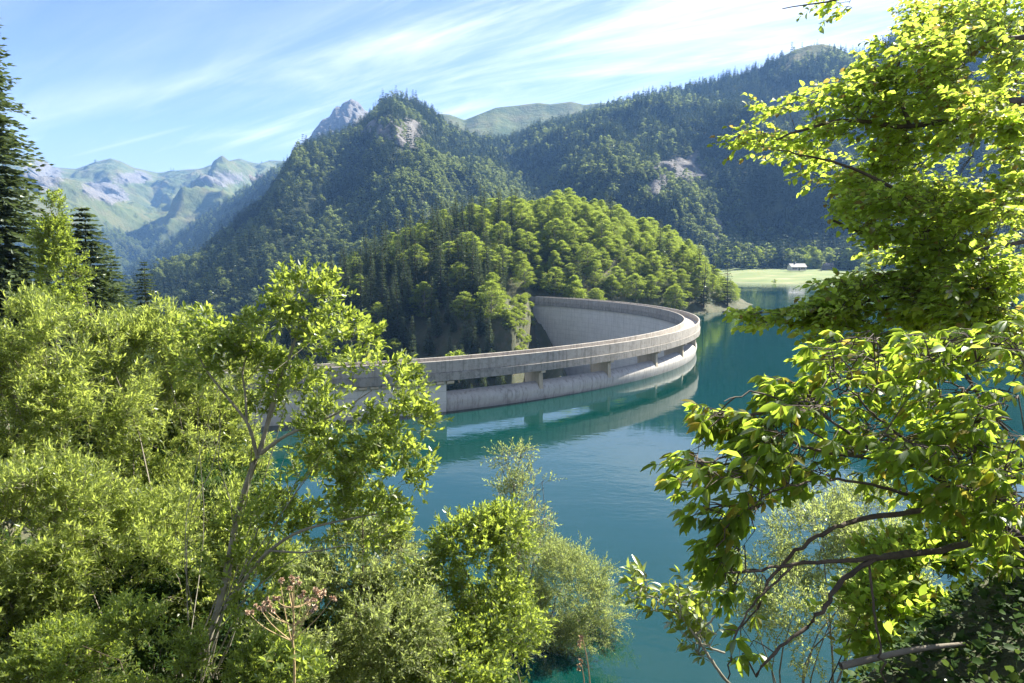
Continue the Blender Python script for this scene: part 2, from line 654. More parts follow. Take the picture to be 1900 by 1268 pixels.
# far range closing the valley on the left: meadows and rock, forest below
loft('far_mountain_range',
     [(-260, 250, 3300), (-120, 300, 3400), (-40, 262, 3400), (15, 296, 3400), (35, 288, 3400), (55, 288, 3400), (78, 296, 3400), (95, 309, 3450), (140, 314, 3600), (175, 301, 3700),
      (205, 294, 3700), (225, 300, 3700), (250, 312, 3750), (293, 321, 3900), (330, 317, 3950), (372, 312, 3950), (410, 300, 3900), (445, 294, 3850),
      (470, 302, 3850), (485, 304, 3850), (500, 298, 3900), (515, 298, 3900), (560, 300, 3900), (640, 320, 3900), (720, 330, 3900)],
     [(-260, 1500, -40), (100, 1500, -80), (280, 1700, -110), (720, 2600, 80)], 320, 140, 900, 170, 31,
     rock_fn=lambda px, py, V, n, n2: blob(px, py, 80, 325, 42, 34) * .9 + blob(px, py, 250, 330, 34, 12) + blob(px, py, 190, 352, 34, 22) * .75 + blob(px, py, 420, 330, 60, 18) * .7 + blob(px, py, 215, 366, 24, 12) * .7
     + blob(px, py, 400, 390, 60, 20) * .25 + np.clip(.2 - n, 0, 1) * .65 + np.clip(n2, 0, 1) * .65,
     grass_fn=lambda px, py, V, n, n2: sstep(475, 400, py + n2 * 45 - (px - 250) * .10 + np.clip(px - 250, 0, 400) * .16), profile=.80, freq=1 / 520., rough=.30)

# bare rock summit behind the wooded pyramid
loft('rock_summit',
     [(480, 345, 2500), (560, 270, 2500), (576, 250, 2500), (590, 234, 2500), (601, 222, 2500), (612, 215, 2500), (625, 199, 2500), (634, 199, 2500), (641, 190, 2500), (650, 182, 2500), (657, 186, 2500),
      (666, 191, 2500), (678, 206, 2500), (700, 215, 2500), (760, 250, 2500), (860, 280, 2500)],
     [(480, 1900, 150), (860, 1900, 150)], 150, 60, 500, 55, 5,
     rock_fn=lambda px, py, V, n, n2: .95 - .5 * blob(px, py, 570, 262, 30, 20) * (n2 > 0),
     grass_fn=lambda px, py, V, n, n2: np.ones_like(px), profile=.9, freq=1 / 130., rough=.35)

# grassy alpine ridge in the gap
loft('alpine_meadow_ridge',
     [(760, 240, 2100), (815, 211, 2100), (835, 213, 2100), (862, 223, 2100), (885, 214, 2100), (920, 200, 2150), (960, 196, 2200), (1000, 191, 2200), (1020, 194, 2200), (1060, 189, 2200),
      (1085, 195, 2200), (1115, 191, 2200), (1170, 196, 2200), (1300, 190, 2200), (1420, 200, 2200)],
     [(760, 1700, 190), (1420, 1700, 230)], 160, 50, 600, 30, 77,
     rock_fn=lambda px, py, V, n, n2: np.clip(-n - .1, 0, 1) * .45 + blob(px, py, 985, 208, 8, 4) * .5,
     grass_fn=lambda px, py, V, n, n2: np.ones_like(px), profile=.85, freq=1 / 260.)

# forested ridge between the far range and the pyramid
loft('middle_forest_ridge',
     [(40, 640, 1700), (140, 575, 1750), (215, 520, 1800), (270, 480, 1850), (330, 440, 1900), (380, 402, 1950), (430, 368, 2000), (480, 336, 2050), (520, 310, 2100), (580, 285, 2100), (660, 262, 2100), (740, 260, 2100)],
     [(40, 1200, -120), (300, 1300, -60), (740, 1500, 60)], 150, 60, 600, 45, 12, profile=.95, freq=1 / 260.)

# the big wooded pyramid in the middle
PYR_ROCK = lambda px, py, V, n, n2: 1.08 * (blob(px, py, 705, 245, 42, 34) * .68 + blob(px, py, 765, 250, 26, 40) * .62 + np.clip(n2, 0, 1) * .35
                                      + blob(px, py, 560, 420, 30, 60) * .2 + np.clip(-n, 0, 1) * .12)
loft('wooded_pyramid_mountain',
     [(170, 680, 800), (262, 590, 850), (300, 545, 880), (345, 512, 920), (400, 462, 980), (450, 418, 1040), (500, 372, 1100), (545, 312, 1160), (575, 278, 1200), (610, 262, 1220), (645, 250, 1230), (672, 230, 1240), (690, 210, 1240),
      (710, 190, 1240), (735, 181, 1240), (760, 185, 1240), (785, 196, 1245), (808, 217, 1250), (835, 238, 1265), (870, 255, 1290), (920, 268, 1330), (1000, 300, 1400), (1100, 350, 1450)],
     [(170, 480, -60), (300, 500, -60), (500, 520, -55), (700, 560, -40), (900, 620, -20), (1100, 760, 30)], 240, 110, 500, 48, 3,
     rock_fn=PYR_ROCK, profile=.92, freq=1 / 210.)

# the long mountain on the right, its hidden right end lowered to cast less shadow
RM_ROCK = lambda px, py, V, n, n2: (blob(px, py, 1450, 175, 40, 10) * .5 + blob(px, py, 1640, 350, 60, 26) * .75 + blob(px, py, 1780, 190, 60, 30) * .55 + np.clip(-n - .05, 0, 1) * .2 + np.clip(n2 - .1, 0, 1) * .25)
RM_GRASS = lambda px, py, V, n, n2: blob(px, py, 1522, 88, 62, 17) * 1.5 + blob(px, py, 1460, 108, 30, 12)
loft('long_wooded_mountain',
     [(760, 330, 1650), (840, 285, 1650), (930, 262, 1650), (1000, 240, 1620), (1060, 222, 1580), (1130, 197, 1540), (1200, 177, 1500), (1260, 168, 1470), (1330, 151, 1430), (1400, 131, 1390), (1440, 112, 1370),
      (1475, 92, 1360), (1500, 85, 1355), (1525, 82, 1350), (1550, 88, 1350), (1572, 98, 1350), (1600, 104, 1340), (1640, 82, 1320), (1680, 55, 1300), (1720, 30, 1280), (1800, 25, 1260), (1900, 60, 1240), (2080, 130, 1220), (2300, 230, 1200)],
     [(760, 620, -10), (1000, 660, 5), (1200, 660, 8), (1330, 670, 9), (1480, 680, 10), (1650, 670, 10), (1850, 600, 8), (2300, 480, 4)], 330, 130, 500, 60, 41,
     rock_fn=RM_ROCK, grass_fn=RM_GRASS, profile=.88, freq=1 / 230.)

# the rocky spur standing out from its foot
SP_ROCK = lambda px, py, V, n, n2: 1.5 * (blob(px, py, 1310, 298, 26, 26) * 1.0 + blob(px, py, 1255, 322, 42, 24) * .95 + blob(px, py, 1200, 345, 30, 26) * .8 + blob(px, py, 1335, 425, 14, 26) * .6
                                     + blob(px, py, 1400, 420, 30, 20) * .35 + np.clip(n2, 0, 1) * .25)
loft('rocky_spur',
     [(1020, 470, 900), (1090, 410, 930), (1140, 352, 950), (1165, 312, 960), (1190, 280, 965), (1220, 262, 970), (1250, 256, 975), (1285, 260, 975), (1320, 272, 975), (1345, 300, 970), (1375, 335, 965), (1420, 372, 955), (1480, 402, 945), (1560, 420, 930), (1680, 430, 920)],
     [(1020, 620, -5), (1150, 640, 4), (1330, 668, 8), (1500, 678, 9), (1680, 668, 9)], 190, 90, 200, 26, 66,
     rock_fn=SP_ROCK, profile=.95, freq=1 / 120.)


# ================================================================ valley floor, knoll and near slope
def heightfield(name, x0, x1, nx, y0, y1, ny, fn, mat, extra=None):
    X, Y = np.meshgrid(np.linspace(x0, x1, nx), np.linspace(y0, y1, ny))
    Z = fn(X, Y)
    idx = np.arange(nx * ny).reshape(ny, nx)
    Q = np.stack([idx[:-1, :-1], idx[:-1, 1:], idx[1:, 1:], idx[1:, :-1]], -1).reshape(-1, 4)
    me = mesh_np(name, np.stack([X, Y, Z], -1).reshape(-1, 3), Q, smooth=True)
    o = link(name, me, M[mat])
    o['kind'] = 'structure'
    return o


# ---- dam axis: a straight arm on the left, then an elliptic arch
EC, EA, EB, ETH = np.array([-98.85, 177.09]), 144.18, 101.51, -.0605
tt = np.linspace(-np.pi * .75, np.pi * .75, 6000)


def ell(t):
    x, y = EA * np.cos(t), EB * np.sin(t)
    return np.stack([EC[0] + x * math.cos(ETH) - y * math.sin(ETH), EC[1] + x * math.sin(ETH) + y * math.cos(ETH)], -1)


EP = ell(tt)
i0 = np.argmin(np.linalg.norm(EP - np.array([-14.0, 92.3]), axis=1) + 1e3 * (EP[:, 1] > 140))
i1 = np.argmin(np.linalg.norm(EP - np.array([1.0, 235.5]), axis=1) + 1e3 * (EP[:, 1] < 140))
arch = EP[i0:i1]
sdir = np.array([-20.27, -6.54])
sdir /= np.linalg.norm(sdir)
straight = arch[0] + sdir * np.linspace(58, .05, 200)[:, None]
AX = np.vstack([straight, arch])
sl = np.concatenate([[0], np.cumsum(np.linalg.norm(np.diff(AX, axis=0), axis=1))])
SLEN = sl[-1]
ss = np.arange(0, SLEN, .25)
AX = np.stack([np.interp(ss, sl, AX[:, k]) for k in (0, 1)], -1)
ker = np.ones(61) / 61
pad = np.vstack([np.repeat(AX[:1], 30, 0), AX, np.repeat(AX[-1:], 30, 0)])
AXs = np.stack([np.convolve(pad[:, k], ker, 'valid') for k in (0, 1)], -1)
AXs[:40] = AX[:40]; AXs[-40:] = AX[-40:]
AX = AXs
TN = unit(np.gradient(AX, axis=0))
NO = np.stack([TN[:, 1], -TN[:, 0]], -1)      # towards the lake
Z_CREST = 7.5
ROAD_W = 3.57


def axis(s):
    return (np.stack([np.interp(s, ss, AX[:, k]) for k in (0, 1)], -1), unit(np.stack([np.interp(s, ss, NO[:, k]) for k in (0, 1)], -1)))


def dam_signed(X, Y):
    """signed offset from the outer crest line (positive on the lake side) and station"""
    sh = X.shape
    P = np.stack([X.ravel(), Y.ravel()], -1)
    A, NN = AX[::8], NO[::8]
    out = np.empty(len(P)); st = np.empty(len(P))
    for a in range(0, len(P), 20000):
        q = P[a:a + 20000]
        d = np.linalg.norm(q[:, None] - A[None], axis=2)
        k = d.argmin(1)
        sgn = np.sign(((q - A[k]) * NN[k]).sum(1))
        out[a:a + 20000] = d[np.arange(len(q)), k] * sgn
        st[a:a + 20000] = ss[::8][k]
    return out.reshape(sh), st.reshape(sh)


KX = np.array([-220, -160, -115, -75, -48, -22, 0, 28, 52, 76, 92, 104, 116, 140])
KZ = np.array([-50, -45, -22, 6, 24, 34, 37, 40, 31, 22, 12, 3, -3, -8])


def knoll_z(X, Y):
    yr = 318 + np.clip(X, -100, 100) * .12
    zr = np.interp(X, KX, KZ)
    zfoot = np.where(X < 6, -42, -5.0)
    zfoot = np.interp(X, [-5, 18], [-42, -5])
    yf = np.interp(X, [-220, -60, 0, 8, 40, 70, 92, 105, 140], [190, 172, 176, 226, 238, 250, 268, 285, 310])
    t = np.clip((Y - yf) / (yr - yf), -.5, 1)
    s = np.sin(np.clip(t, 0, 1) * np.pi / 2) ** np.interp(X, [-40, 20], [.95, .80])
    z = zfoot + (zr - zfoot) * s
    z = np.where(t < 0, zfoot + t * 4, z)
    tb = np.clip((Y - yr) / 120, 0, 1)
    z = np.where(Y > yr, zr + (np.where(X < 60, -45, -8) - zr) * sstep(0, 1, tb), z)
    # earth shoulder that takes the far end of the dam
    z = z + 12 * np.exp(-((X + 4) / 16) ** 2 - ((Y - 226) / 20) ** 2)
    near_ab = np.exp(-((X - 1) / 15) ** 2 - (np.maximum(np.abs(Y - 240) - 14, 0) / 20) ** 2)
    z = z * (1 - near_ab) + np.minimum(z, 6.3 + .48 * np.maximum(Y - 238, 0) - .34 * np.maximum(232 - Y, 0)) * near_ab
    z = z + fbm(X / 22, Y / 22, 0, 8, 5) * 2.2 + fbm(X / 5, Y / 5, 0, 18, 4) * 1.3
    off, st = dam_signed(X, Y)
    inside = (off < -1.5)
    cut = np.maximum(6.0 - 2.0 * np.maximum(X - 6.5, (X - 6.5) * .6 + (232 - Y) * .12), -42)
    z = np.where(inside & (X > -10) & (Y < 245), np.minimum(z, cut), z)
    # the small beach at the tip of the knoll
    z = np.where((off > 0) & (X > 55) & (Y < 300), np.maximum(z, np.minimum(z + 1.2, .9)), z)
    lakeside = (off > 3) & (Y < 232)
    z = np.where(lakeside, np.minimum(z, -6), z)
    return z


heightfield('knoll', -230, 150, 300, 150, 470, 260, knoll_z, 'earth')

SHORE = np.array([(110, 16), (60, 23), (32, 28), (12, 29.5), (4, 30.5), (0, 34), (-5, 42), (-12, 53), (-19, 62), (-27, 71), (-38, 79), (-52, 84), (-95, 100)], float)


def shore_dist(X, Y):
    best = np.full(X.shape, 1e9); sgn = np.ones(X.shape)
    for a, b in zip(SHORE[:-1], SHORE[1:]):
        d = b - a
        t = np.clip(((X - a[0]) * d[0] + (Y - a[1]) * d[1]) / (d @ d), 0, 1)
        qx, qy = X - a[0] - t * d[0], Y - a[1] - t * d[1]
        dd = np.hypot(qx, qy)
        cr = d[0] * qy - d[1] * qx
        m = dd < best
        best = np.where(m, dd, best)
        sgn = np.where(m, np.sign(cr), sgn)
    return best * sgn                          # positive on the land side (left / near)


def near_z(X, Y):
    d = shore_dist(X, Y)
    z = np.where(d > 0, .48 * d + .42 * np.maximum(d - 21, 0), .55 * d)
    top = 20.8 + .35 * np.maximum(d - 34, 0)
    z = np.where(z > top, top, z)
    z = np.maximum(z, -8)
    # the bank beside the viewer on the right
    bank = 1.15 * sstep(1.0, 3.6, X) * sstep(8.5, 3.0, Y) * sstep(-3, 2, Y)
    z = z + fbm(X / 6, Y / 6, 0, 4, 5) * .45 * sstep(0, 8, d)
    z = np.where((np.hypot(X, Y) < 9), np.minimum(z, np.where(X < 1.2, 20.6, 99)), z)
    z = np.minimum(z, 21.62 - .672 * np.maximum(Y, 2.0) + .55 * np.maximum(-X - 7 - .25 * Y, 0) + .5 * np.maximum(Y - 30, 0))
    gap = sstep(86, 108, Y) * sstep(10, -60, X)
    return z - gap * 50 + bank * 0


heightfield('near_slope', -110, 95, 260, -14, 118, 190, near_z, 'earth')

# deep valley ground under everything (gorge floor and the land beyond)
heightfield('valley_floor', -2600, 2600, 90, -60, 4200, 100,
            lambda X, Y: -52 - sstep(60, -1500, X) * 90 + 3 * fbm(X / 90, Y / 90, 0, 2, 4), 'ground')
bpy.data.objects['valley_floor'].data.attributes.new('rock', 'FLOAT', 'POINT')

# ---- far meadow beside the lake
MEADOW = [(1230, 640, -1.5), (1335, 690, .4), (1420, 690, .2), (1500, 690, .2), (1600, 680, .2), (1700, 660, .2), (1950, 560, .2)]


def meadow_mesh():
    px = np.linspace(1200, 2100, 150)
    front = np.interp(px, [1200, 1300, 1322, 1345, 1420, 1500, 1700, 2100], [560, 575, 560, 530, 512, 505, 500, 430])
    back = np.interp(px, [1200, 1310, 1420, 1500, 1700, 2100], [640, 690, 700, 700, 690, 560])
    rows = np.linspace(-.15, 1, 40)
    V = []
    for r_ in rows:
        d = front + (back - front) * r_
        x = (px - CX) / F_PX * d
        z = 7.2 * np.clip(r_ / .62, -1, 1) + 1.4 * np.clip((r_ - .62) / .38, 0, 1) + .9 * sstep(0, .12, r_) - .35 + fbm(x / 34, d / 16, 0, 6, 4) * 1.0 * sstep(0, .2, r_)
        V.append(np.stack([x, d, z], -1))
    V = np.array(V)
    idx = np.arange(40 * 150).reshape(40, 150)
    Q = np.stack([idx[:-1, :-1], idx[:-1, 1:], idx[1:, 1:], idx[1:, :-1]], -1).reshape(-1, 4)
    return mesh_np('meadow', V.reshape(-1, 3), Q, smooth=True)


m, t, out = new_mat('meadow_grass')
p = N(t, 'ShaderNodeBsdfPrincipled')
pos = N(t, 'ShaderNodeNewGeometry').outputs['Position']
mpn = N(t, 'ShaderNodeMapping'); mpn.inputs['Scale'].default_value = (.35, 1, 1)
lk(t, pos, mpn.inputs[0])
g1 = noise(t, .09, 5, .6, mpn.outputs[0])
c = ramp(t, g1, [(.30, (.065, .115, .022)), (.52, (.115, .155, .038)), (.66, (.19, .185, .075)), (.75, (.30, .26, .16))])
sx = N(t, 'ShaderNodeSeparateXYZ'); lk(t, pos, sx.inputs[0])
c = mix(t, mth(t, 'MULTIPLY', ramp(t, mth(t, 'ADD', mth(t, 'MULTIPLY', sx.outputs[2], .35), mth(t, 'MULTIPLY', g1, .4)), [(.18, 1.0), (.34, 0.0)]), .8), c, (.20, .18, .10))
lk(t, c, p.inputs['Base Color'])
p.inputs['Roughness'].default_value = .95
lk(t, p.outputs[0], out.inputs[0])
M['meadow'] = m
o = link('meadow', meadow_mesh(), M['meadow'])
o['kind'] = 'structure'

# ---- lake: one sheet on the upstream side of the dam
lip_s = np.arange(2, SLEN - 2, 2.0)
Pl, Nl = axis(lip_s)
edge = Pl - Nl * 2.2
outer = [(6.0, 262), (-5, 300), (-30, 420), (-40, 560), (40, 620), (620, 620), (1000, 480), (700, 100), (160, -20), (60, 10), (-10, 22), (-40, 52), (-60, 60)]
ring = [tuple(q) for q in edge] + outer
bm_v = np.array([(x, y, 0.0) for x, y in ring])
from mathutils.geometry import tessellate_polygon
tri = tessellate_polygon([[Vector(v) for v in bm_v]])
T_ = np.array(tri)
# keep the sheet facing upwards
a_, b_, c_ = bm_v[T_[:, 0]], bm_v[T_[:, 1]], bm_v[T_[:, 2]]
flip = np.cross(b_ - a_, c_ - a_)[:, 2] < 0
T_[flip] = T_[flip][:, ::-1]
o = link('lake_water', mesh_np('lake_water', bm_v, tris=T_), M['water'])
o['kind'] = 'structure'


# ================================================================ the dam
def sweep(profile, s0, s1, step=.5, closed=True):
    """closed (o, z) profile swept along the dam axis from station s0 to s1, capped"""
    n = max(2, int(round((s1 - s0) / step)) + 1)
    s = np.linspace(s0, s1, n)
    P, NN = axis(s)
    pr = np.asarray(profile, float)
    k = len(pr)
    V = np.empty((n, k, 3))
    V[..., :2] = P[:, None] + NN[:, None] * pr[None, :, 0:1]
    V[..., 2] = pr[None, :, 1]
    i = np.arange(n - 1)[:, None] * k
    j = np.arange(k)[None]
    j2 = (j + 1) % k
    Q = np.stack([i + j, i + k + j, i + k + j2, i + j2], -1).reshape(-1, 4)
    tr = tessellate_polygon([[Vector((a, b, 0)) for a, b in pr]])
    T0 = np.array(tr)
    return V.reshape(-1, 3), Q, np.vstack([T0, T0[:, ::-1] + (n - 1) * k])


def swept(name, profile, s0, s1, mat, parent, step=.5, smooth=False):
    V, Q, T = sweep(profile, s0, s1, step)
    me = mesh_np(name, V, Q, T)
    if smooth:
        import bmesh
        bm = bmesh.new(); bm.from_mesh(me)
        bmesh.ops.recalc_face_normals(bm, faces=bm.faces)
        for f in bm.faces:
            f.smooth = len(f.verts) == 4
        for e in bm.edges:
            e.smooth = True
        bm.to_mesh(me); bm.free()
    else:
        import bmesh
        bm = bmesh.new(); bm.from_mesh(me)
        bmesh.ops.recalc_face_normals(bm, faces=bm.faces)
        bm.to_mesh(me); bm.free()
    return link(name, me, mat, parent)


dam = thing('arch_dam', 'curved pale concrete arch dam with roadway, parapets and spillway openings above the lake', 'dam', (0, 0, 0))


def s_of_px(px, off, z, near=True):
    """station on the near arm whose point (off, z) is seen at photo column px"""
    s = np.arange(5, SLEN - 5, .1)
    P, NN = axis(s)
    Q3 = np.column_stack([P + NN * off, np.full(len(s), z)])
    x, y, _ = pix(Q3)
    k_ext = x.argmax()
    sel = slice(0, k_ext) if near else slice(k_ext, None)
    return s[sel][np.abs(x[sel] - px).argmin()]


S_AB = s_of_px(826, -.9, 2.5)                  # left end of the overflow section
S_EXT = s_of_px(5000, 0, 7.5)                  # where the wall turns away
PIERS = [s_of_px(p_, -.8, 4.0) for p_ in (1003, 1129, 1217, 1266)]
gap_ = np.diff(PIERS).mean()
PIERS += [PIERS[-1] + gap_]
S_END = PIERS[-1] + gap_                       # right end of the overflow section

# walls
wall_full = [(-.42, 4.55), (-.46, 1.3), (-.9, -1.5), (-.9, -30), (-3.0, -44), (-4.3, -44), (-3.45, -6), (-3.3, 4.55)]
swept('abutment_wall', wall_full, 4, S_AB, M['wall'], dam, 1.0)
swept('arch_wall', wall_full, S_END, SLEN - 1, M['wall'], dam, 1.0)
ang = np.linspace(-5, 150, 14)
lip = [(-1.02, -30), (-3.0, -44), (-4.3, -44), (-3.45, -6), (-3.30, 1.25)] + \
      [(-1.88 + 1.42 * math.cos(R(a_)), 1.30 + 1.42 * math.sin(R(a_))) for a_ in np.linspace(176, 0, 18)] + [(-.58, .6), (-.78, -.3), (-.92, -1.5)]
swept('spillway_lip', lip, S_AB + .003, S_END - .003, M['lip'], dam, .5, True)
# piers in the overflow section
for sp_ in PIERS:
    pr = [(-.66, 4.56), (-.50, 1.5), (-.9, 1.0), (-1.6, .9), (-4.3, 1.0), (-4.6, 4.56)]
    pier = swept('pier', pr, sp_ - .37, sp_ + .37, M['pier'], dam, .74)
    swept('corbel', [(-.02, 4.57), (-.02, 4.28), (-.60, 4.10), (-.715, 4.10), (-.715, 4.57)], sp_ - .45, sp_ + .45, M['pier'], pier, .9)
for k in range(9):                              # little corbels under the girder on the left abutment
    sp_ = S_AB + .5 - k * 1.55
    swept('corbel', [(.03, 4.53), (.03, 4.24), (-.2, 4.05), (-.40, 4.05), (-.40, 4.53)], sp_ - .55, sp_ + .55, M['pier'], dam, .55)
# deck with its two edge girders
swept('roadway', [(-.30, 6.30), (-.30, 5.9), (-ROAD_W + .30, 5.9), (-ROAD_W + .30, 6.30)], 2, SLEN - 1, M['road'], dam, .5)
swept('upstream_girder', [(.13, 5.80), (.13, 4.64), (-.10, 4.58), (-1.1, 4.58), (-1.1, 5.895), (-.04, 5.895), (-.04, 5.84)], 2, SLEN - 1, M['girder'], dam, .5)
swept('downstream_girder', [(-ROAD_W + 1.1, 5.895), (-ROAD_W + 1.1, 4.58), (-ROAD_W + .2, 4.58), (-ROAD_W - .06, 4.75), (-ROAD_W - .06, 5.895)], 2, SLEN - 1, M['girder'], dam, .5)
swept('drip_ledge', [(-3.32, 4.57), (-3.36, 4.30), (-3.62, 4.42), (-3.62, 4.57)], S_END, SLEN - 1, M['wall'], dam, .5)
# parapets cast panel by panel
pan = [(0, 7.46), (-.03, 7.5), (-.27, 7.5), (-.30, 7.46), (-.30, 5.90), (0, 5.90)]
pin = [(-ROAD_W + .30, 7.46), (-ROAD_W + .27, 7.5), (-ROAD_W + .03, 7.5), (-ROAD_W, 7.46), (-ROAD_W, 5.90), (-ROAD_W + .30, 5.90)]
PANEL = 12.1
s_ = 2.0
while s_ < SLEN - 2:
    e_ = min(s_ + PANEL, SLEN - 1.2)
    swept('upstream_parapet_panel', pan, s_ + .002, e_ - .002, M['parapet'], dam, .5)
    swept('downstream_parapet_panel', pin, s_ + .002, e_ - .002, M['parapet'], dam, .5)
    s_ = e_
print('dam length', SLEN, 'piers', PIERS, S_AB, S_END)
# ================================================================ tree builders
def rhombs(C, D, W, Nn, L, B, fold=.25):
    """folded four-point leaves. C base points, D directions, W width directions, Nn normals, L lengths, B half widths"""
    n = len(C)
    L = np.broadcast_to(L, (n,))[:, None]
    B = np.broadcast_to(B, (n,))[:, None]
    V = np.empty((n, 4, 3))
    V[:, 0] = C
    V[:, 1] = C + D * L * .45 + W * B + Nn * B * fold
    V[:, 2] = C + D * L
    V[:, 3] = C + D * L * .45 - W * B + Nn * B * fold
    i = np.arange(n)[:, None] * 4
    T = np.concatenate([i + np.array([[0, 1, 2]]), i + np.array([[0, 2, 3]])])
    return V.reshape(-1, 3), T


def frames(D, r, up=None):
    """width and normal vectors for leaf directions D, normals leaning to `up` with random spread"""
    if up is None:
        up = np.array([0, 0, 1.0])
    n = len(D)
    U = up + r.normal(0, .55, (n, 3))
    W = unit(np.cross(D, U))
    Nn = unit(np.cross(W, D))
    return W, Nn


def leaf_mesh(name, V, T, per_face=2, r=None, tone=None):
    nf = len(T)
    half = nf // 2
    if tone is None:
        tone = (r or rng).random(half)
    return mesh_np(name, V, tris=T, face_attrs={'tone': np.concatenate([tone, tone])})


def beech_crown(name, seed, H, Rr, nblob, per, size, base=.18, lean=0.0, cone=0.0):
    r = np.random.default_rng(seed)
    C, D = [], []
    tones = []
    for b in range(nblob):
        a = r.random() * 2 * np.pi
        h = base + (1 - base) * (b + r.random()) / nblob
        prof = np.sin(np.pi * np.clip((h - base) / (1 - base), 0, 1) ** (.62 + cone * .0)) ** .62
        if cone:
            prof = (1 - np.clip((h - base) / (1 - base), 0, 1)) ** .75 * cone + prof * (1 - cone)
        rad = Rr * prof * np.sqrt(r.uniform(.25, 1.0))
        ctr = np.array([math.cos(a) * rad, math.sin(a) * rad, h * H * .97])
        br = Rr * r.uniform(.22, .42) * (.55 + .45 * prof)
        k = int(per * r.uniform(.7, 1.3))
        d = unit(r.normal(0, 1, (k, 3)))
        d[:, 2] = np.where(r.random(k) < .72, np.abs(d[:, 2]), d[:, 2])
        pos = ctr + d * np.array([br, br, br * .55]) * r.uniform(.55, 1.05, (k, 1))
        outw = unit(pos - np.array([0, 0, H * .45]))
        dd = unit(outw * np.array([1, 1, .35]) + d * .5 + np.array([0, 0, -.25]) + r.normal(0, .35, (k, 3)))
        C.append(pos); D.append(dd)
        tones.append(np.clip(r.normal(.45 + .16 * r.normal(), .2, k), 0, 1))
    C, D = np.concatenate(C), np.concatenate(D)
    W, Nn = frames(D, r)
    n = len(C)
    V, T = rhombs(C, D, W, Nn, size * r.uniform(.7, 1.4, n), size * .33 * r.uniform(.8, 1.3, n))
    return leaf_mesh(name, V, T, tone=np.concatenate(tones))


def limb_tree(name, seed, H, Rr, r0, nb=10, base=.22):
    """trunk with limbs"""
    r = np.random.default_rng(seed)
    g = Geo()
    path = [(0, 0, -1.0)]
    for k in range(1, 7):
        path.append((r.normal(0, .012) * H, r.normal(0, .012) * H, H * .92 * k / 6))
    path = np.array(path)
    V, Q = tube(path, r0 * np.linspace(1.15, .15, 7), 6)
    g.add(V, Q)
    for k in range(nb):
        h = base + (.85 - base) * (k + r.random()) / nb
        p0 = np.array([np.interp(h * H, path[:, 2], path[:, j]) for j in range(3)])
        a = k * 2.4 + r.normal(0, .3)
        ln = Rr * (1 - .6 * h) * r.uniform(.8, 1.1)
        e = p0 + np.array([math.cos(a) * ln, math.sin(a) * ln, ln * r.uniform(.35, .8)])
        mid = (p0 + e) / 2 + np.array([0, 0, -.06 * ln])
        V, Q = tube([p0, mid, e], [r0 * .42 * (1 - h * .5), r0 * .28, r0 * .06], 4)
        g.add(V, Q)
    return g.mesh(name, True)


def fir_crown(name, seed, H, Rr, whorls, boughs, segs, size, droop=.35, base=.1, ragged=.25, top_pow=.85):
    r = np.random.default_rng(seed)
    C, D, S = [], [], []
    TN_ = []
    for w in range(whorls):
        f = (w + r.random() * .8) / whorls
        h = base + (1 - base) * f
        rad = Rr * ((1 - f) ** top_pow * .97 + .03) * r.uniform(1 - ragged, 1 + ragged * .4)
        nb = max(3, int(boughs * (.45 + .55 * (1 - f))))
        a0 = r.random() * 7
        for b in range(nb):
            a = a0 + 2 * np.pi * (b + r.uniform(-.25, .25)) / nb
            ln = rad * r.uniform(.72, 1.08)
            out_ = np.array([math.cos(a), math.sin(a), 0])
            rise = .25 + .55 * f
            k = max(2, int(segs * (.4 + .6 * (1 - f))))
            s = (np.arange(k) + r.random(k) * .6 + .25) / k
            z = h * H + ln * (rise * s * .5 - droop * s ** 2)
            pos = out_ * (s * ln)[:, None]
            pos[:, 2] = z
            side = np.array([-out_[1], out_[0], 0])
            tone = np.clip(r.normal(.5, .2), 0, 1)
            for sg in (-1, 1):
                dd = unit(out_[None] * 1.0 + sg * side[None] * r.uniform(.35, .95, (k, 1)) + np.stack([np.zeros(k), np.zeros(k), r.normal(-.18, .2, k)], -1))
                C.append(pos); D.append(dd)
                S.append(size * (1.15 - .55 * s) * r.uniform(.75, 1.25, k) * (.45 + .55 * (1 - f)))
                TN_.append(np.clip(tone + r.normal(0, .12, k), 0, 1))
            C.append(pos[-1:]); D.append(unit(out_ + np.array([0, 0, .1]))[None]); S.append(np.array([size * .55])); TN_.append(np.array([tone]))
    C, D, S, TN_ = np.concatenate(C), np.concatenate(D), np.concatenate(S), np.concatenate(TN_)
    W, Nn = frames(D, r)
    V, T = rhombs(C, D, W, Nn, S, S * .24, .12)
    # leader
    return leaf_mesh(name, V, T, tone=TN_)


def trunk_mesh(name, H, r0, seed=0):
    r = np.random.default_rng(seed)
    z = np.linspace(-1.5, H * .985, 7)
    path = np.stack([r.normal(0, .004 * H, 7), r.normal(0, .004 * H, 7), z], -1)
    path[0, :2] = 0
    V, Q = tube(path, r0 * np.linspace(1.15, .06, 7), 6)
    return mesh_np(name, V, Q, smooth=True)


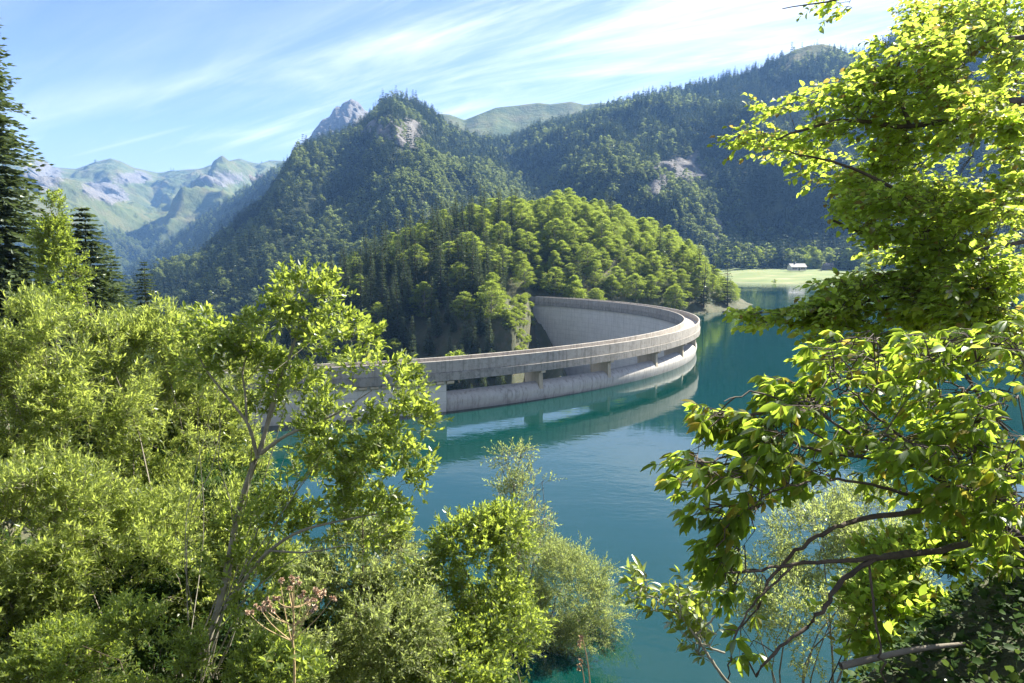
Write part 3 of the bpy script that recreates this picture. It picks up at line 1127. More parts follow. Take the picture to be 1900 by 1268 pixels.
# ---- masters (crown mesh, trunk mesh)
BEECH = []
for k, (H, Rr, cn) in enumerate(((15, 5.0, 0), (16, 5.8, 0), (14, 4.8, .15), (16, 5.2, 0), (13, 5.2, .1), (15, 4.8, .25), (15, 6.2, 0), (16, 5.0, .1))):
    cm = beech_crown('beech_crown', 100 + k, H, Rr, 84, 100, .40, .08, cone=cn)
    tm = limb_tree('beech_trunk', 100 + k, H, Rr, .26, 11, .18)
    cm.materials.append(M['beech']); tm.materials.append(M['bark'])
    BEECH.append((cm, tm, H))
FIR = []
for k, (H, Rr) in enumerate(((23, 3.5), (25, 3.9), (21, 3.3), (26, 3.6), (18, 3.2))):
    cm = fir_crown('fir_crown', 200 + k, H, Rr, 34, 11, 5, 1.15, base=.08, ragged=.4)
    tm = trunk_mesh('fir_trunk', H, .30, k)
    cm.materials.append(M['needle']); tm.materials.append(M['bark_dark'])
    FIR.append((cm, tm, H))
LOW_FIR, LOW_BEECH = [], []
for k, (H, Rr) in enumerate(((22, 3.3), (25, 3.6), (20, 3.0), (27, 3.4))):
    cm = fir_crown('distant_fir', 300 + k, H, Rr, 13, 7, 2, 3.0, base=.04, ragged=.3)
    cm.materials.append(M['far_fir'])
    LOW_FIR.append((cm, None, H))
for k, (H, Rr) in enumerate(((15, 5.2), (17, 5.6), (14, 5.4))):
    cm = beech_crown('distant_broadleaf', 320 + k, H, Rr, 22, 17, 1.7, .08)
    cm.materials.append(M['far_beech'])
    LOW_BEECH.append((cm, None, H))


def put_tree(kind, name, loc, scale, rot, label, cat, group, wide=1.0):
    cm, tm, H = kind
    if tm is None:
        o = bpy.data.objects.new(name, cm)
        COL.objects.link(o)
        tag(o, label, cat, group)
    else:
        o = thing(name, label, cat, group=group)
        c_ = bpy.data.objects.new('crown', cm); COL.objects.link(c_); c_.parent = o
        t_ = bpy.data.objects.new('trunk', tm); COL.objects.link(t_); t_.parent = o
    o.location = loc
    o.rotation_euler = (rng.normal(0, .02), rng.normal(0, .02), rot)
    o.scale = (scale * wide, scale * wide, scale)
    return o


N_FIR = N_BROAD = 0

# ---------------------------------------------------------------- the wooded knoll
# where the knoll carries firs (its shaded left side and crest) and where beeches
cand = rng.uniform((-150, 180), (101, 372), (5200, 2))
cz = knoll_z(cand[:, 0], cand[:, 1])
off_, st_ = dam_signed(cand[:, 0], cand[:, 1])
cpx, cpy, _ = pix(np.column_stack([cand, cz]))
placed = np.zeros((0, 3))


def zone(kind, x, y, size=1.0):
    adj = 'dark green fir' if kind == 'fir' else 'yellow green beech'
    adj = ('tall ' if size > .8 else 'small ' if size < .62 else '') + adj
    pl = 'firs' if kind == 'fir' else 'beeches'
    if x > 1180:
        w, g = 'on the lakeside end of the knoll past the dam bend', 'on the lakeside end of the knoll'
    elif y < 425 and x > 760:
        w, g = 'on the crest of the wooded knoll against the mountain', 'on the crest of the knoll'
    elif x < 760:
        w, g = ('high on the left flank of the wooded knoll' if y < 500 else 'low on the left flank of the knoll above the gorge'), 'on the left flank of the knoll'
    elif x > 985 and y > 490:
        w, g = 'in the row just behind the far parapet of the dam', 'just behind the far parapet'
    elif x > 985:
        w, g = 'halfway up the sunlit right half of the knoll', 'halfway up the right half of the knoll'
    elif y > 540:
        w, g = 'in the shaded gorge below the knoll behind the near parapet', 'in the gorge behind the near parapet'
    else:
        w, g = 'in the middle of the shaded left half of the knoll', 'in the middle of the left half of the knoll'
    return adj + ' ' + w, 'tree', pl + ' ' + g

# the earth slope next to the dam's far end stays open
bare = poly_mask(cpx, cpy, [(925, 655), (918, 600), (945, 560), (985, 548), (1030, 556), (1040, 680), (950, 690)]) & (cand[:, 1] < 238)
road_bare = poly_mask(cpx, cpy, [(985, 545), (1100, 548), (1250, 572), (1250, 590), (985, 560)])
firness = (sstep(1010, 860, cpx + 40 * fbm(cand[:, 0] / 25, cand[:, 1] / 25, 0, 3, 3)) * .74) * sstep(560, 640, cpx + (cpy < 470) * 40)
firness = np.where((cpx > 1000) & (rng.random(len(cand)) < .07), .9, firness)
for k in np.argsort(cand[:, 1]):
    x, y = cand[k]
    z = cz[k]
    if z < (1.3 if x > 8 else -40) or bare[k] or road_bare[k] or cpx[k] < 455:
        continue
    if -6 < off_[k] < 5 and st_[k] < SLEN - 1.5:
        continue
    if x > 0 and off_[k] < 2 and y < 240:
        continue
    is_fir = rng.random() < (max(firness[k], .85) if cpy[k] > 520 and cpx[k] < 960 else firness[k])
    mind = (3.7 if cpy[k] > 500 and x < -5 else 5.4) if is_fir else 5.1
    if y > 330 + .1 * x or (z < -33 and y < 185):
        continue
    if len(placed):
        d = np.hypot(placed[:, 0] - x, placed[:, 1] - y)
        if (d < (placed[:, 2] + mind) / 2).any():
            continue
    placed = np.vstack([placed, [x, y, mind]])
    if is_fir:
        kd = FIR[rng.integers(len(FIR))]
        sc = rng.uniform(.45, .85) * (.85 if z < -8 else 1)
        put_tree(kd, 'fir_tree', (x, y, z - .3), sc, rng.random() * 6.3, *zone('fir', cpx[k], cpy[k], sc), rng.uniform(1.0, 1.5))
        N_FIR += 1
    else:
        kd = BEECH[rng.integers(len(BEECH))]
        edge_small = 1 - .45 * sstep(66, 98, x)
        sc = rng.uniform(.48, .82) * edge_small
        put_tree(kd, 'beech_tree', (x, y, z - .3), sc, rng.random() * 6.3, *zone('beech', cpx[k], cpy[k], sc), rng.uniform(1.0, 1.4))
        N_BROAD += 1
print('knoll', N_FIR, N_BROAD)
# the small rounded beech that stands by itself at the far end of the dam road
small_beech = beech_crown('small_beech_crown', 777, 11.0, 5.0, 52, 80, .5, .02, cone=.75)
small_beech.materials.append(M['beech'])
sbt = limb_tree('small_beech_trunk', 777, 10, 3.5, .16, 8, .1); sbt.materials.append(M['bark'])
p = at(1066, 553, 239.5)
put_tree((small_beech, sbt, 10), 'beech_tree', (p[0], p[1], knoll_z(p[0:1], p[1:2])[0] - .2), 1.0, .4, 'small cone shaped yellow beech standing alone behind the far parapet of the dam', 'tree', 'beeches on the knoll behind the dam')
N_BROAD += 1
# the tip of the knoll: shrubs on the beach
BUSH = []
for k in range(3):
    cm = beech_crown('bush_crown', 400 + k, 3.0, 2.4, 26, 50, .34, .0)
    cm.materials.append(M['beech'])
    bt = limb_tree('bush_stems', 400 + k, 2.6, 2.0, .06, 7, .02); bt.materials.append(M['bark'])
    BUSH.append((cm, bt, 3))
for (px_, py_, s_, d_, lb) in ((1272, 578, 1.0, 262, 'pale green bush on the beach right behind the bend of the dam'),
                          (1318, 556, 1.25, 284, 'light green bush at the tip of the wooded knoll beside the lake'),
                          (940, 615, .9, 212, 'small sunlit bush on the bare earth slope left of the far dam end'),
                          (960, 634, .8, 205, 'low green bush at the foot of the earth slope behind the parapet')):
    p = at(px_, py_, d_)
    z = knoll_z(p[0:1], p[1:2])[0]
    put_tree(BUSH[rng.integers(3)], 'bush', (p[0], p[1], z - .1), s_, rng.random() * 6, lb, 'bush', None)
# ferns and small bushes on the bare earth slope
for k in range(120):
    px_, py_ = rng.uniform(925, 1000), rng.uniform(566, 640)
    d_ = rng.uniform(208, 238)
    x_ = (px_ - CX) / F_PX * d_
    z_ = knoll_z(np.array([x_]), np.array([d_]))[0]
    if dam_signed(np.array([x_]), np.array([d_]))[0][0] > -6:
        continue
    put_tree(BUSH[rng.integers(3)], 'bush', (x_, d_, z_ - .25), rng.uniform(.18, .62), rng.random() * 6, 'low bush or fern on the bare earth slope at the far end of the dam', 'bush', 'bushes on the earth slope at the far dam end')
# bush seen through the first opening of the dam
p = on(870, 715, 0.0)
put_tree(BUSH[1], 'bush', (p[0] - 3, p[1] + 16, -1.2), 1.5, 1.0, 'leafy bush growing behind the first spillway opening of the dam', 'bush', None)

# ---------------------------------------------------------------- trees on the mountains
POOL = []          # (distance, x, y, z, is_fir, scale)


def scatter(name, n, fir_fn, dens_fn, smin, smax, spread=None, margin=.02):
    L = LOFTS[name]
    V, v = L['V'], L['v']
    rows = np.where(v >= -0.12)[0]
    V = V[rows]
    rock, grass = L['rock'][rows], L['grass'][rows]
    a = np.linalg.norm(np.cross(V[1:, :-1] - V[:-1, :-1], V[:-1, 1:] - V[:-1, :-1]), axis=-1)
    pxc, pyc = L['px'][rows][:-1, :-1], L['py'][rows][:-1, :-1]
    w = a * dens_fn(pxc, pyc, rock[:-1, :-1], grass[:-1, :-1])
    w = w * ((pxc > -160) & (pxc < 2060))
    w = w / w.sum()
    k = rng.choice(w.size, n, p=w.ravel())
    i, j = np.unravel_index(k, w.shape)
    fu, fv = rng.random(n)[:, None], rng.random(n)[:, None]
    P = (V[i, j] * (1 - fu) + V[i, j + 1] * fu) * (1 - fv) + (V[i + 1, j] * (1 - fu) + V[i + 1, j + 1] * fu) * fv
    x, y, _ = pix(P)
    fir = rng.random(n) < fir_fn(x, y, P)
    s = rng.uniform(smin, smax, n) * np.where(rng.random(n) < .15, 1.25, 1)
    P[:, 2] -= .8
    return P, fir, s


forest_jobs = []
def clump(P, f):
    return fbm(P[:, 0] * f, P[:, 1] * f, P[:, 2] * f, 55, 3)


nog = lambda px, py, rock, grass: np.clip(1 - rock * 1.35, .02, 1) * np.clip(1 - grass * 1.2, 0.0, 1)
P1 = scatter('wooded_pyramid_mountain', 10500, lambda x, y, P: np.clip(.66 + clump(P, .012) * 1.1 - sstep(560, 420, x + (y - 300) * .5) * .25, .10, .95), nog, .45, .88)
P2 = scatter('long_wooded_mountain', 17500, lambda x, y, P: np.clip(.80 - .35 * sstep(340, 470, y) + clump(P, .010) * .9, .25, .97), nog, .45, .9)
P3 = scatter('rocky_spur', 4200, lambda x, y, P: np.clip(.60 + clump(P, .02) * .9 - sstep(400, 480, y) * .3, .15, .95), nog, .5, .92)
P4 = scatter('middle_forest_ridge', 3000, lambda x, y, P: np.full(len(x), .7), nog, .6, 1.0)
P5 = scatter('far_mountain_range', 5200, lambda x, y, P: np.full(len(x), .35), lambda px, py, rock, grass: np.clip(1 - rock * 1.3, 0.0, 1) * np.clip(1 - grass * 1.25, 0.004, 1), .7, 1.1)

# trees behind the meadow: the nearest row on the far shore
row = []
for k in range(300):
    px_ = rng.uniform(1285, 1900)
    d = rng.uniform(615, 690) - max(0, px_ - 1700) * .3
    z = 6.5 + rng.random() * .8 + max(0, d - 660) * .12
    row.append(((px_ - CX) / F_PX * d, d, z))
row = np.array(row)
rx, ry, _ = pix(row)
open_front = (row[:, 1] < 632) & (rx < 1560)
row = row[~open_front]
rx = rx[~open_front]
P6 = (row, rng.random(len(row)) < .45, rng.uniform(.95, 1.45, len(row)))

allP = np.concatenate([q[0] for q in (P1, P2, P3, P4, P5, P6)])
allF = np.concatenate([q[1] for q in (P1, P2, P3, P4, P5, P6)])
allS = np.concatenate([q[2] for q in (P1, P2, P3, P4, P5, P6)])
src_ = np.concatenate([np.full(len(q[0]), i) for i, q in enumerate((P1, P2, P3, P4, P5, P6))])
apx, apy, _ = pix(allP)
inview = (apx > 0) & (apx < 1720) & (apy > 0)
# seen by the camera: not behind the knoll
knoll_top = np.interp(apx, [400, 560, 700, 870, 1060, 1180, 1250, 1300, 1340, 1345], [640, 520, 430, 345, 350, 390, 430, 480, 540, 2000])
inview &= apy < knoll_top - 4
dist = np.linalg.norm(allP - np.array([0, 0, CAM_Z]), axis=1)
single = np.zeros(len(allP), bool)
for want, flag in ((300 - N_FIR - 6, True), (300 - N_BROAD - 4, False)):
    c_ = np.where(inview & (allF == flag))[0]
    c_ = c_[np.argsort(dist[c_] / allS[c_])][:max(0, want)]
    single[c_] = True
SHORE_LB = {True: ('fir_tree', 'dark fir in the forest edge behind the far lakeside meadow', 'firs at the foot of the mountain across the lake'),
            False: ('broadleaf_tree', 'round green broadleaf tree in the forest edge behind the far lakeside meadow', 'broadleaf trees at the foot of the mountain across the lake')}
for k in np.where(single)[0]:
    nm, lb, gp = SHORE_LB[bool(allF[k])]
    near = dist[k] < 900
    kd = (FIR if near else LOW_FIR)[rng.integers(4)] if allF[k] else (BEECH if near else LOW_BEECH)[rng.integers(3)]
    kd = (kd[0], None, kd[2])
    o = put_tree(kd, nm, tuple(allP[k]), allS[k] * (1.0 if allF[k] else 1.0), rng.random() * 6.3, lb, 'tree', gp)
print('single far trees', single.sum())

# everything farther off: one forest per mountain, instanced on points
vari = bpy.data.collections.new('forest_variants')
for nm, lst in (('a', LOW_FIR), ('b', LOW_BEECH)):
    for k, (cm, _, H) in enumerate(lst):
        o = bpy.data.objects.new('variant_%s%d' % (nm, k), cm)
        vari.objects.link(o)
ng = bpy.data.node_groups.new('forest', 'GeometryNodeTree')
ng.interface.new_socket('Geometry', in_out='INPUT', socket_type='NodeSocketGeometry')
ng.interface.new_socket('Geometry', in_out='OUTPUT', socket_type='NodeSocketGeometry')
gi, go = ng.nodes.new('NodeGroupInput'), ng.nodes.new('NodeGroupOutput')
ci = ng.nodes.new('GeometryNodeCollectionInfo')
ci.inputs['Collection'].default_value = vari
ci.inputs['Separate Children'].default_value = True
ci.inputs['Reset Children'].default_value = True
ip = ng.nodes.new('GeometryNodeInstanceOnPoints')
ip.inputs['Pick Instance'].default_value = True


def nattr(nm, typ):
    n = ng.nodes.new('GeometryNodeInputNamedAttribute')
    n.data_type = typ
    n.inputs['Name'].default_value = nm
    return n.outputs['Attribute']


ng.links.new(gi.outputs[0], ip.inputs['Points'])
ng.links.new(ci.outputs[0], ip.inputs['Instance'])
ng.links.new(nattr('kind_index', 'INT'), ip.inputs['Instance Index'])
ng.links.new(nattr('turn', 'FLOAT_VECTOR'), ip.inputs['Rotation'])
ng.links.new(nattr('size', 'FLOAT_VECTOR'), ip.inputs['Scale'])
ng.links.new(ip.outputs[0], go.inputs[0])
FOREST_NAMES = {0: ('forest', 'dense mixed forest covering the wooded pyramid shaped mountain', 'forest'),
                1: ('forest', 'dense conifer forest on the long mountain right of the knoll', 'forest'),
                2: ('forest', 'mixed forest on the rocky spur above the far lake shore', 'forest'),
                3: ('forest', 'blue hazy forest on the middle ridge left of the pyramid mountain', 'forest'),
                4: ('forest', 'far hazy woods on the lower slopes of the distant range', 'forest'),
                5: ('forest', 'woods standing behind the tree row across the lake', 'forest')}
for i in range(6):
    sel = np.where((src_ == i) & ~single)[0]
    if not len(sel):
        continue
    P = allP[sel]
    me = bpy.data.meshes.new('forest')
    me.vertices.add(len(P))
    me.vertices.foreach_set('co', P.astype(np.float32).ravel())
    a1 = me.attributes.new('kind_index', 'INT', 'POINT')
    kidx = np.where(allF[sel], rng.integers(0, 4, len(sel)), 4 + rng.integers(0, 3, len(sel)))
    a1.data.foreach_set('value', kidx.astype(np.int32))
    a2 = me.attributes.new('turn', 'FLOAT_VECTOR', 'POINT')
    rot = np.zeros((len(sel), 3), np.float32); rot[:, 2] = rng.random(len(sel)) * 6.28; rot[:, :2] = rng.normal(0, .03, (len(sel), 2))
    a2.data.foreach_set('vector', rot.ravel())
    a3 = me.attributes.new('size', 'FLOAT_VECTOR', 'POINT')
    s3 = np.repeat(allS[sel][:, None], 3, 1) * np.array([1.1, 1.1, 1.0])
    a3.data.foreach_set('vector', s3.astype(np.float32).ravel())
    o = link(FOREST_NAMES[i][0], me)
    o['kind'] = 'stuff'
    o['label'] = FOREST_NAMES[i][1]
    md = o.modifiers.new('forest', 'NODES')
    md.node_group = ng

# three lone trees on the grassy summit of the long mountain
for px_, py_, s_, lb in ((1474, 92, .75, 'leftmost dark clump on the grassy summit of the long mountain'), (1548, 91, .85, 'lone round tree just right of the grassy summit top'), (1566, 97, .6, 'smallest lone tree on the right shoulder of the grassy summit')):
    p = at(px_, py_ + 3, 1348)
    put_tree(LOW_BEECH[rng.integers(3)], 'broadleaf_tree', (p[0], p[1], p[2] - 5), s_, 1.0, lb, 'tree', None)

# ---------------------------------------------------------------- house at the meadow's back edge
hp = at(1478, 502, 606)
house = thing('stone_house', 'small pale house with grey roof at the back of the far meadow', 'house', (hp[0], hp[1], hp[2] - .2))
house.rotation_euler = (0, 0, R(8))
M['plaster'] = plain_mat('whitewashed_wall', (.50, .46, .39), .9, .12, .8)
M['slate'] = plain_mat('grey_slate', (.15, .15, .155), .7, .15, 1.5)
M['dark'] = plain_mat('dark_opening', (.03, .03, .035), .4)
M['shutter'] = plain_mat('brown_shutter', (.16, .08, .04), .7)


def box(cx, cy, cz, sx, sy, sz):
    V = np.array([(x, y, z) for z in (-.5, .5) for y in (-.5, .5) for x in (-.5, .5)]) * np.array([sx, sy, sz]) + np.array([cx, cy, cz])
    Q = np.array([(0, 2, 3, 1), (4, 5, 7, 6), (0, 1, 5, 4), (2, 6, 7, 3), (0, 4, 6, 2), (1, 3, 7, 5)])
    return V, Q


def part(name, geos, mat, parent, smooth=False):
    g = Geo()
    for V, Q in geos:
        g.add(V, Q)
    return link(name, g.mesh(name, smooth), M[mat], parent)


HWd, HDp, HE, HR_ = 14.0, 7.0, 3.4, 6.0
V = np.array([(-HWd / 2, -HDp / 2, 0), (HWd / 2, -HDp / 2, 0), (HWd / 2, HDp / 2, 0), (-HWd / 2, HDp / 2, 0), (-HWd / 2, -HDp / 2, HE), (HWd / 2, -HDp / 2, HE), (HWd / 2, HDp / 2, HE), (-HWd / 2, HDp / 2, HE), (-HWd / 2, 0, HR_ - .1), (HWd / 2, 0, HR_ - .1)])
Q = np.array([(0, 1, 5, 4), (2, 3, 7, 6), (3, 2, 1, 0)])
T = np.array([(4, 8, 7), (5, 6, 9)])
g = Geo(); g.add(V, np.vstack([Q, [(1, 2, 6, 5), (3, 0, 4, 7)]]), T)
link('wall', g.mesh('wall'), M['plaster'], house)
e, th = .6, .25
sl_ = (HR_ - HE) / (HDp / 2)
for sg, nm in ((-1, 'roof_slope'), (1, 'roof_slope')):
    y0, z0 = sg * (HDp / 2 + e), HE - e * sl_
    V = np.array([(-HWd / 2 - e, y0, z0), (HWd / 2 + e, y0, z0), (HWd / 2 + e, 0, HR_), (-HWd / 2 - e, 0, HR_)])
    V = np.vstack([V, V + np.array([0, 0, th])])
    Q = np.array([(0, 1, 2, 3), (7, 6, 5, 4), (0, 4, 5, 1), (1, 5, 6, 2), (2, 6, 7, 3), (3, 7, 4, 0)])
    rf = link(nm, mesh_np(nm, V, Q), M['slate'], house)
part('chimney', [box(-1.2, .4, HR_ + .5, .9, .7, 2.0), box(-1.2, .4, HR_ + 1.6, 1.1, .9, .25)], 'plaster', house)
for x in (-5.0, -2.6, 2.8, 5.2):
    w = part('window', [box(x, -HDp / 2 - .02, 1.8, 1.1, .12, 1.3)], 'dark', house)
    for sg in (-1, 1):
        part('shutter', [box(x + sg * .86, -HDp / 2 - .05, 1.8, .55, .10, 1.3)], 'shutter', w)
dr = part('door', [box(.4, -HDp / 2 - .03, 1.2, 1.5, .14, 2.4)], 'dark', house)
# the grey boulder right of the house and the two shrubs on the meadow
def boulder(name, loc, r_, mat, label, seed):
    n1, n2 = 18, 11
    th_, ph = np.meshgrid(np.linspace(0, 2 * np.pi, n1, endpoint=False), np.linspace(.02, np.pi - .02, n2))
    d = np.stack([np.sin(ph) * np.cos(th_), np.sin(ph) * np.sin(th_), np.cos(ph)], -1)
    rr = 1 + .35 * fbm(d[..., 0] * 2 + seed, d[..., 1] * 2, d[..., 2] * 2, seed, 4)
    V = d * rr[..., None] * np.array(r_)
    idx = np.arange(n1 * n2).reshape(n2, n1)
    nx = np.roll(idx, -1, 1)
    Q = np.stack([idx[:-1], nx[:-1], nx[1:], idx[1:]], -1).reshape(-1, 4)
    o = link(name, mesh_np(name, V.reshape(-1, 3), Q), M[mat], None, loc)
    tag(o, label, 'rock')
    return o


M['stone'] = plain_mat('grey_brown_stone', (.10, .09, .08), .95, .4, .5)
p = at(1536, 503, 622)
boulder('boulder', (p[0], p[1], p[2] + 2), (6, 4.5, 5.2), 'stone', 'large grey boulder at the forest edge right of the small house', 3)
for px_, py_, d_, s_, lb in ((1437, 525, 513, .8, 'dark little bush at the water edge of the far meadow'), (1602, 509, 560, 2.9, 'big round dark bush at the right end of the far meadow')):
    p = at(px_, py_, d_)
    put_tree(BUSH[0], 'bush', tuple(p), s_, .5, lb, 'bush', None)
# pale stones on the beach of the knoll
for k in range(14):
    px_ = rng.uniform(1285, 1350)
    p = on(px_, 574 + rng.uniform(-4, 5), .25)
    r_ = rng.uniform(.25, .7)
    boulder('stone', (p[0], p[1], .2), (r_ * 1.5, r_, r_ * .6), 'stone', 'pale stone on the little beach at the tip of the knoll', 30 + k)['group'] = 'stones on the beach of the knoll'
# ================================================================ foreground plants
def leaf_full(C, D, W, Nn, L, B, bend=.12, fold=.22):
    """eight-point leaf with midrib fold and a drooping tip (8 triangles)"""
    n = len(C)
    L = np.broadcast_to(np.asarray(L, float), (n,))[:, None]
    B = np.broadcast_to(np.asarray(B, float), (n,))[:, None]
    V = np.empty((n, 8, 3))
    b1, b2, b3 = (Nn * L * bend * k for k in (.12, .5, 1.0))
    V[:, 0] = C
    V[:, 1] = C + D * L * .34 - b1                     # midrib
    V[:, 2] = C + D * L * .70 - b2
    V[:, 3] = C + D * L - b3
    V[:, 4] = V[:, 1] + W * B * .95 + Nn * B * fold
    V[:, 5] = V[:, 2] + W * B * .80 + Nn * B * fold * .8
    V[:, 6] = V[:, 1] - W * B * .95 + Nn * B * fold
    V[:, 7] = V[:, 2] - W * B * .80 + Nn * B * fold * .8
    f = np.array([(0, 4, 1), (1, 4, 5), (1, 5, 2), (2, 5, 3), (0, 1, 6), (1, 7, 6), (1, 2, 7), (2, 3, 7)])
    T = (np.arange(n)[:, None, None] * 8 + f[None]).reshape(-1, 3)
    return V.reshape(-1, 3), T


def unit_leaf(name, ratio, mat, bend=.12, fold=.22):
    V, T = leaf_full(np.zeros((1, 3)), np.array([[1., 0, 0]]), np.array([[0, 1., 0]]), np.array([[0, 0, 1.]]), 1.0, ratio, bend, fold)
    me = mesh_np(name, V, tris=T, smooth=True)
    me.materials.append(mat)
    return me


def grow(P, D, nl, slen, llen, lwid, r, ang=.9, flat=0.0, up=.0, droop=.15, jit=.25):
    """leaves along shoots: P shoot bases, D directions -> leaf arrays"""
    n = len(P)
    j = np.arange(nl)
    s = (j[None] + r.random((n, nl))) / nl
    side0 = unit(np.cross(D, np.array([0, 0, 1.0]) + r.normal(0, .2, (n, 3))))
    up0 = unit(np.cross(side0, D))
    az = j[None] * 2.4 + r.random((n, 1)) * 6.28
    sx, sy = np.cos(az), np.sin(az) * (1 - flat)
    if flat:
        sgn = np.where(j[None] % 2 == 0, 1.0, -1.0)
        sx = sx * (1 - flat) + sgn * flat
    side = side0[:, None] * sx[..., None] + up0[:, None] * sy[..., None]
    ln = np.broadcast_to(np.asarray(slen, float), (n,))[:, None, None]
    base = P[:, None] + D[:, None] * (s[..., None] * ln) - np.array([0, 0, 1.]) * (s[..., None] ** 2 * ln * droop)
    a = ang * (1.1 - .55 * s)[..., None]
    d = unit(D[:, None] * np.cos(a) + unit(side) * np.sin(a) + np.array([0, 0, up]) + r.normal(0, jit, (n, nl, 3)))
    C, D2 = base.reshape(-1, 3), d.reshape(-1, 3)
    k = len(C)
    W, Nn = frames(D2, r)
    L = llen * r.uniform(.6, 1.2, k)
    return C, D2, W, Nn, L, L * (lwid / llen) * .5


def twig_tubes(P, D, slen, rad, droop, keep, r, sides=3):
    g = Geo()
    k = np.where(r.random(len(P)) < keep)[0]
    if not len(k):
        return None
    P, D = P[k], D[k]
    ln = np.broadcast_to(np.asarray(slen, float), (len(keep) if np.ndim(keep) else len(k),))
    ln = ln[:len(k)] if np.ndim(ln) else ln
    t = np.array([-.25, .35, 1.0])
    path = P[:, None] + D[:, None] * (t[None, :, None] * ln[:, None, None]) - np.array([0, 0, 1.]) * ((np.maximum(t, 0) ** 2)[None, :, None] * ln[:, None, None] * droop)
    A = unit(np.cross(D, np.array([0, 0, 1.]) + 1e-3)); B = np.cross(D, A)
    ang = np.arange(sides) * 2 * np.pi / sides
    ring = (np.cos(ang)[None, :, None] * A[:, None] + np.sin(ang)[None, :, None] * B[:, None])
    rr = rad * np.array([1.0, .75, .3])
    V = path[:, :, None] + ring[:, None] * rr[None, :, None, None]
    n = len(k)
    base = np.arange(n)[:, None, None] * (3 * sides)
    i = np.arange(2)[None, :, None] * sides
    j = np.arange(sides)[None, None]
    j2 = (j + 1) % sides
    Q = np.stack([base + i + j, base + i + j2, base + i + sides + j2, base + i + sides + j], -1).reshape(-1, 4)
    g.add(V.reshape(-1, 3), Q)
    return g


def ell_points(ells, n, r, shell=.45, topbias=.35, gaps=.0, gscale=1.0, seed=0):
    """points in a union of ellipsoids [(centre, radii)], denser towards the outside"""
    vol = np.array([np.prod(e[1]) ** (2 / 3) for e in ells])
    cnt = (n * vol / vol.sum()).astype(int) + 1
    out, nor = [], []
    for (c, rad), k in zip(ells, cnt):
        k = int(k * (1 + gaps * 1.2))
        d = unit(r.normal(0, 1, (k, 3)))
        flip = (r.random(k) < topbias) & (d[:, 2] < 0)
        d[flip, 2] *= -1
        rr = (shell + (1 - shell) * r.random(k) ** .55)
        lump = 1 + .42 * fbm(d[:, 0] * 2 + c[0], d[:, 1] * 2 + c[1], d[:, 2] * 2 + c[2], 70 + seed, 3)
        p = np.asarray(c) + d * np.asarray(rad) * (rr * lump)[:, None]
        if gaps:
            keep = fbm(p[:, 0] * gscale, p[:, 1] * gscale, p[:, 2] * gscale, 90 + seed, 3) > (gaps - .5) * .9
            p, d = p[keep], d[keep]
        out.append(p); nor.append(d)
    return np.concatenate(out), np.concatenate(nor)


def stems_to(base_pts, targets, r, rad0, sides=5, sag=.1, wob=.06):
    """curved stems from the root to the targets"""
    paths = []
    for k, tg in enumerate(targets):
        b = base_pts[k % len(base_pts)]
        ln = np.linalg.norm(tg - b)
        m1 = b + (tg - b) * .35 + r.normal(0, wob, 3) * ln + np.array([0, 0, sag * ln])
        m2 = b + (tg - b) * .7 + r.normal(0, wob, 3) * ln + np.array([0, 0, sag * .8 * ln])
        paths.append(smooth_path([b, m1, m2, tg], 9))
    return paths


MESH_SIDE = 5


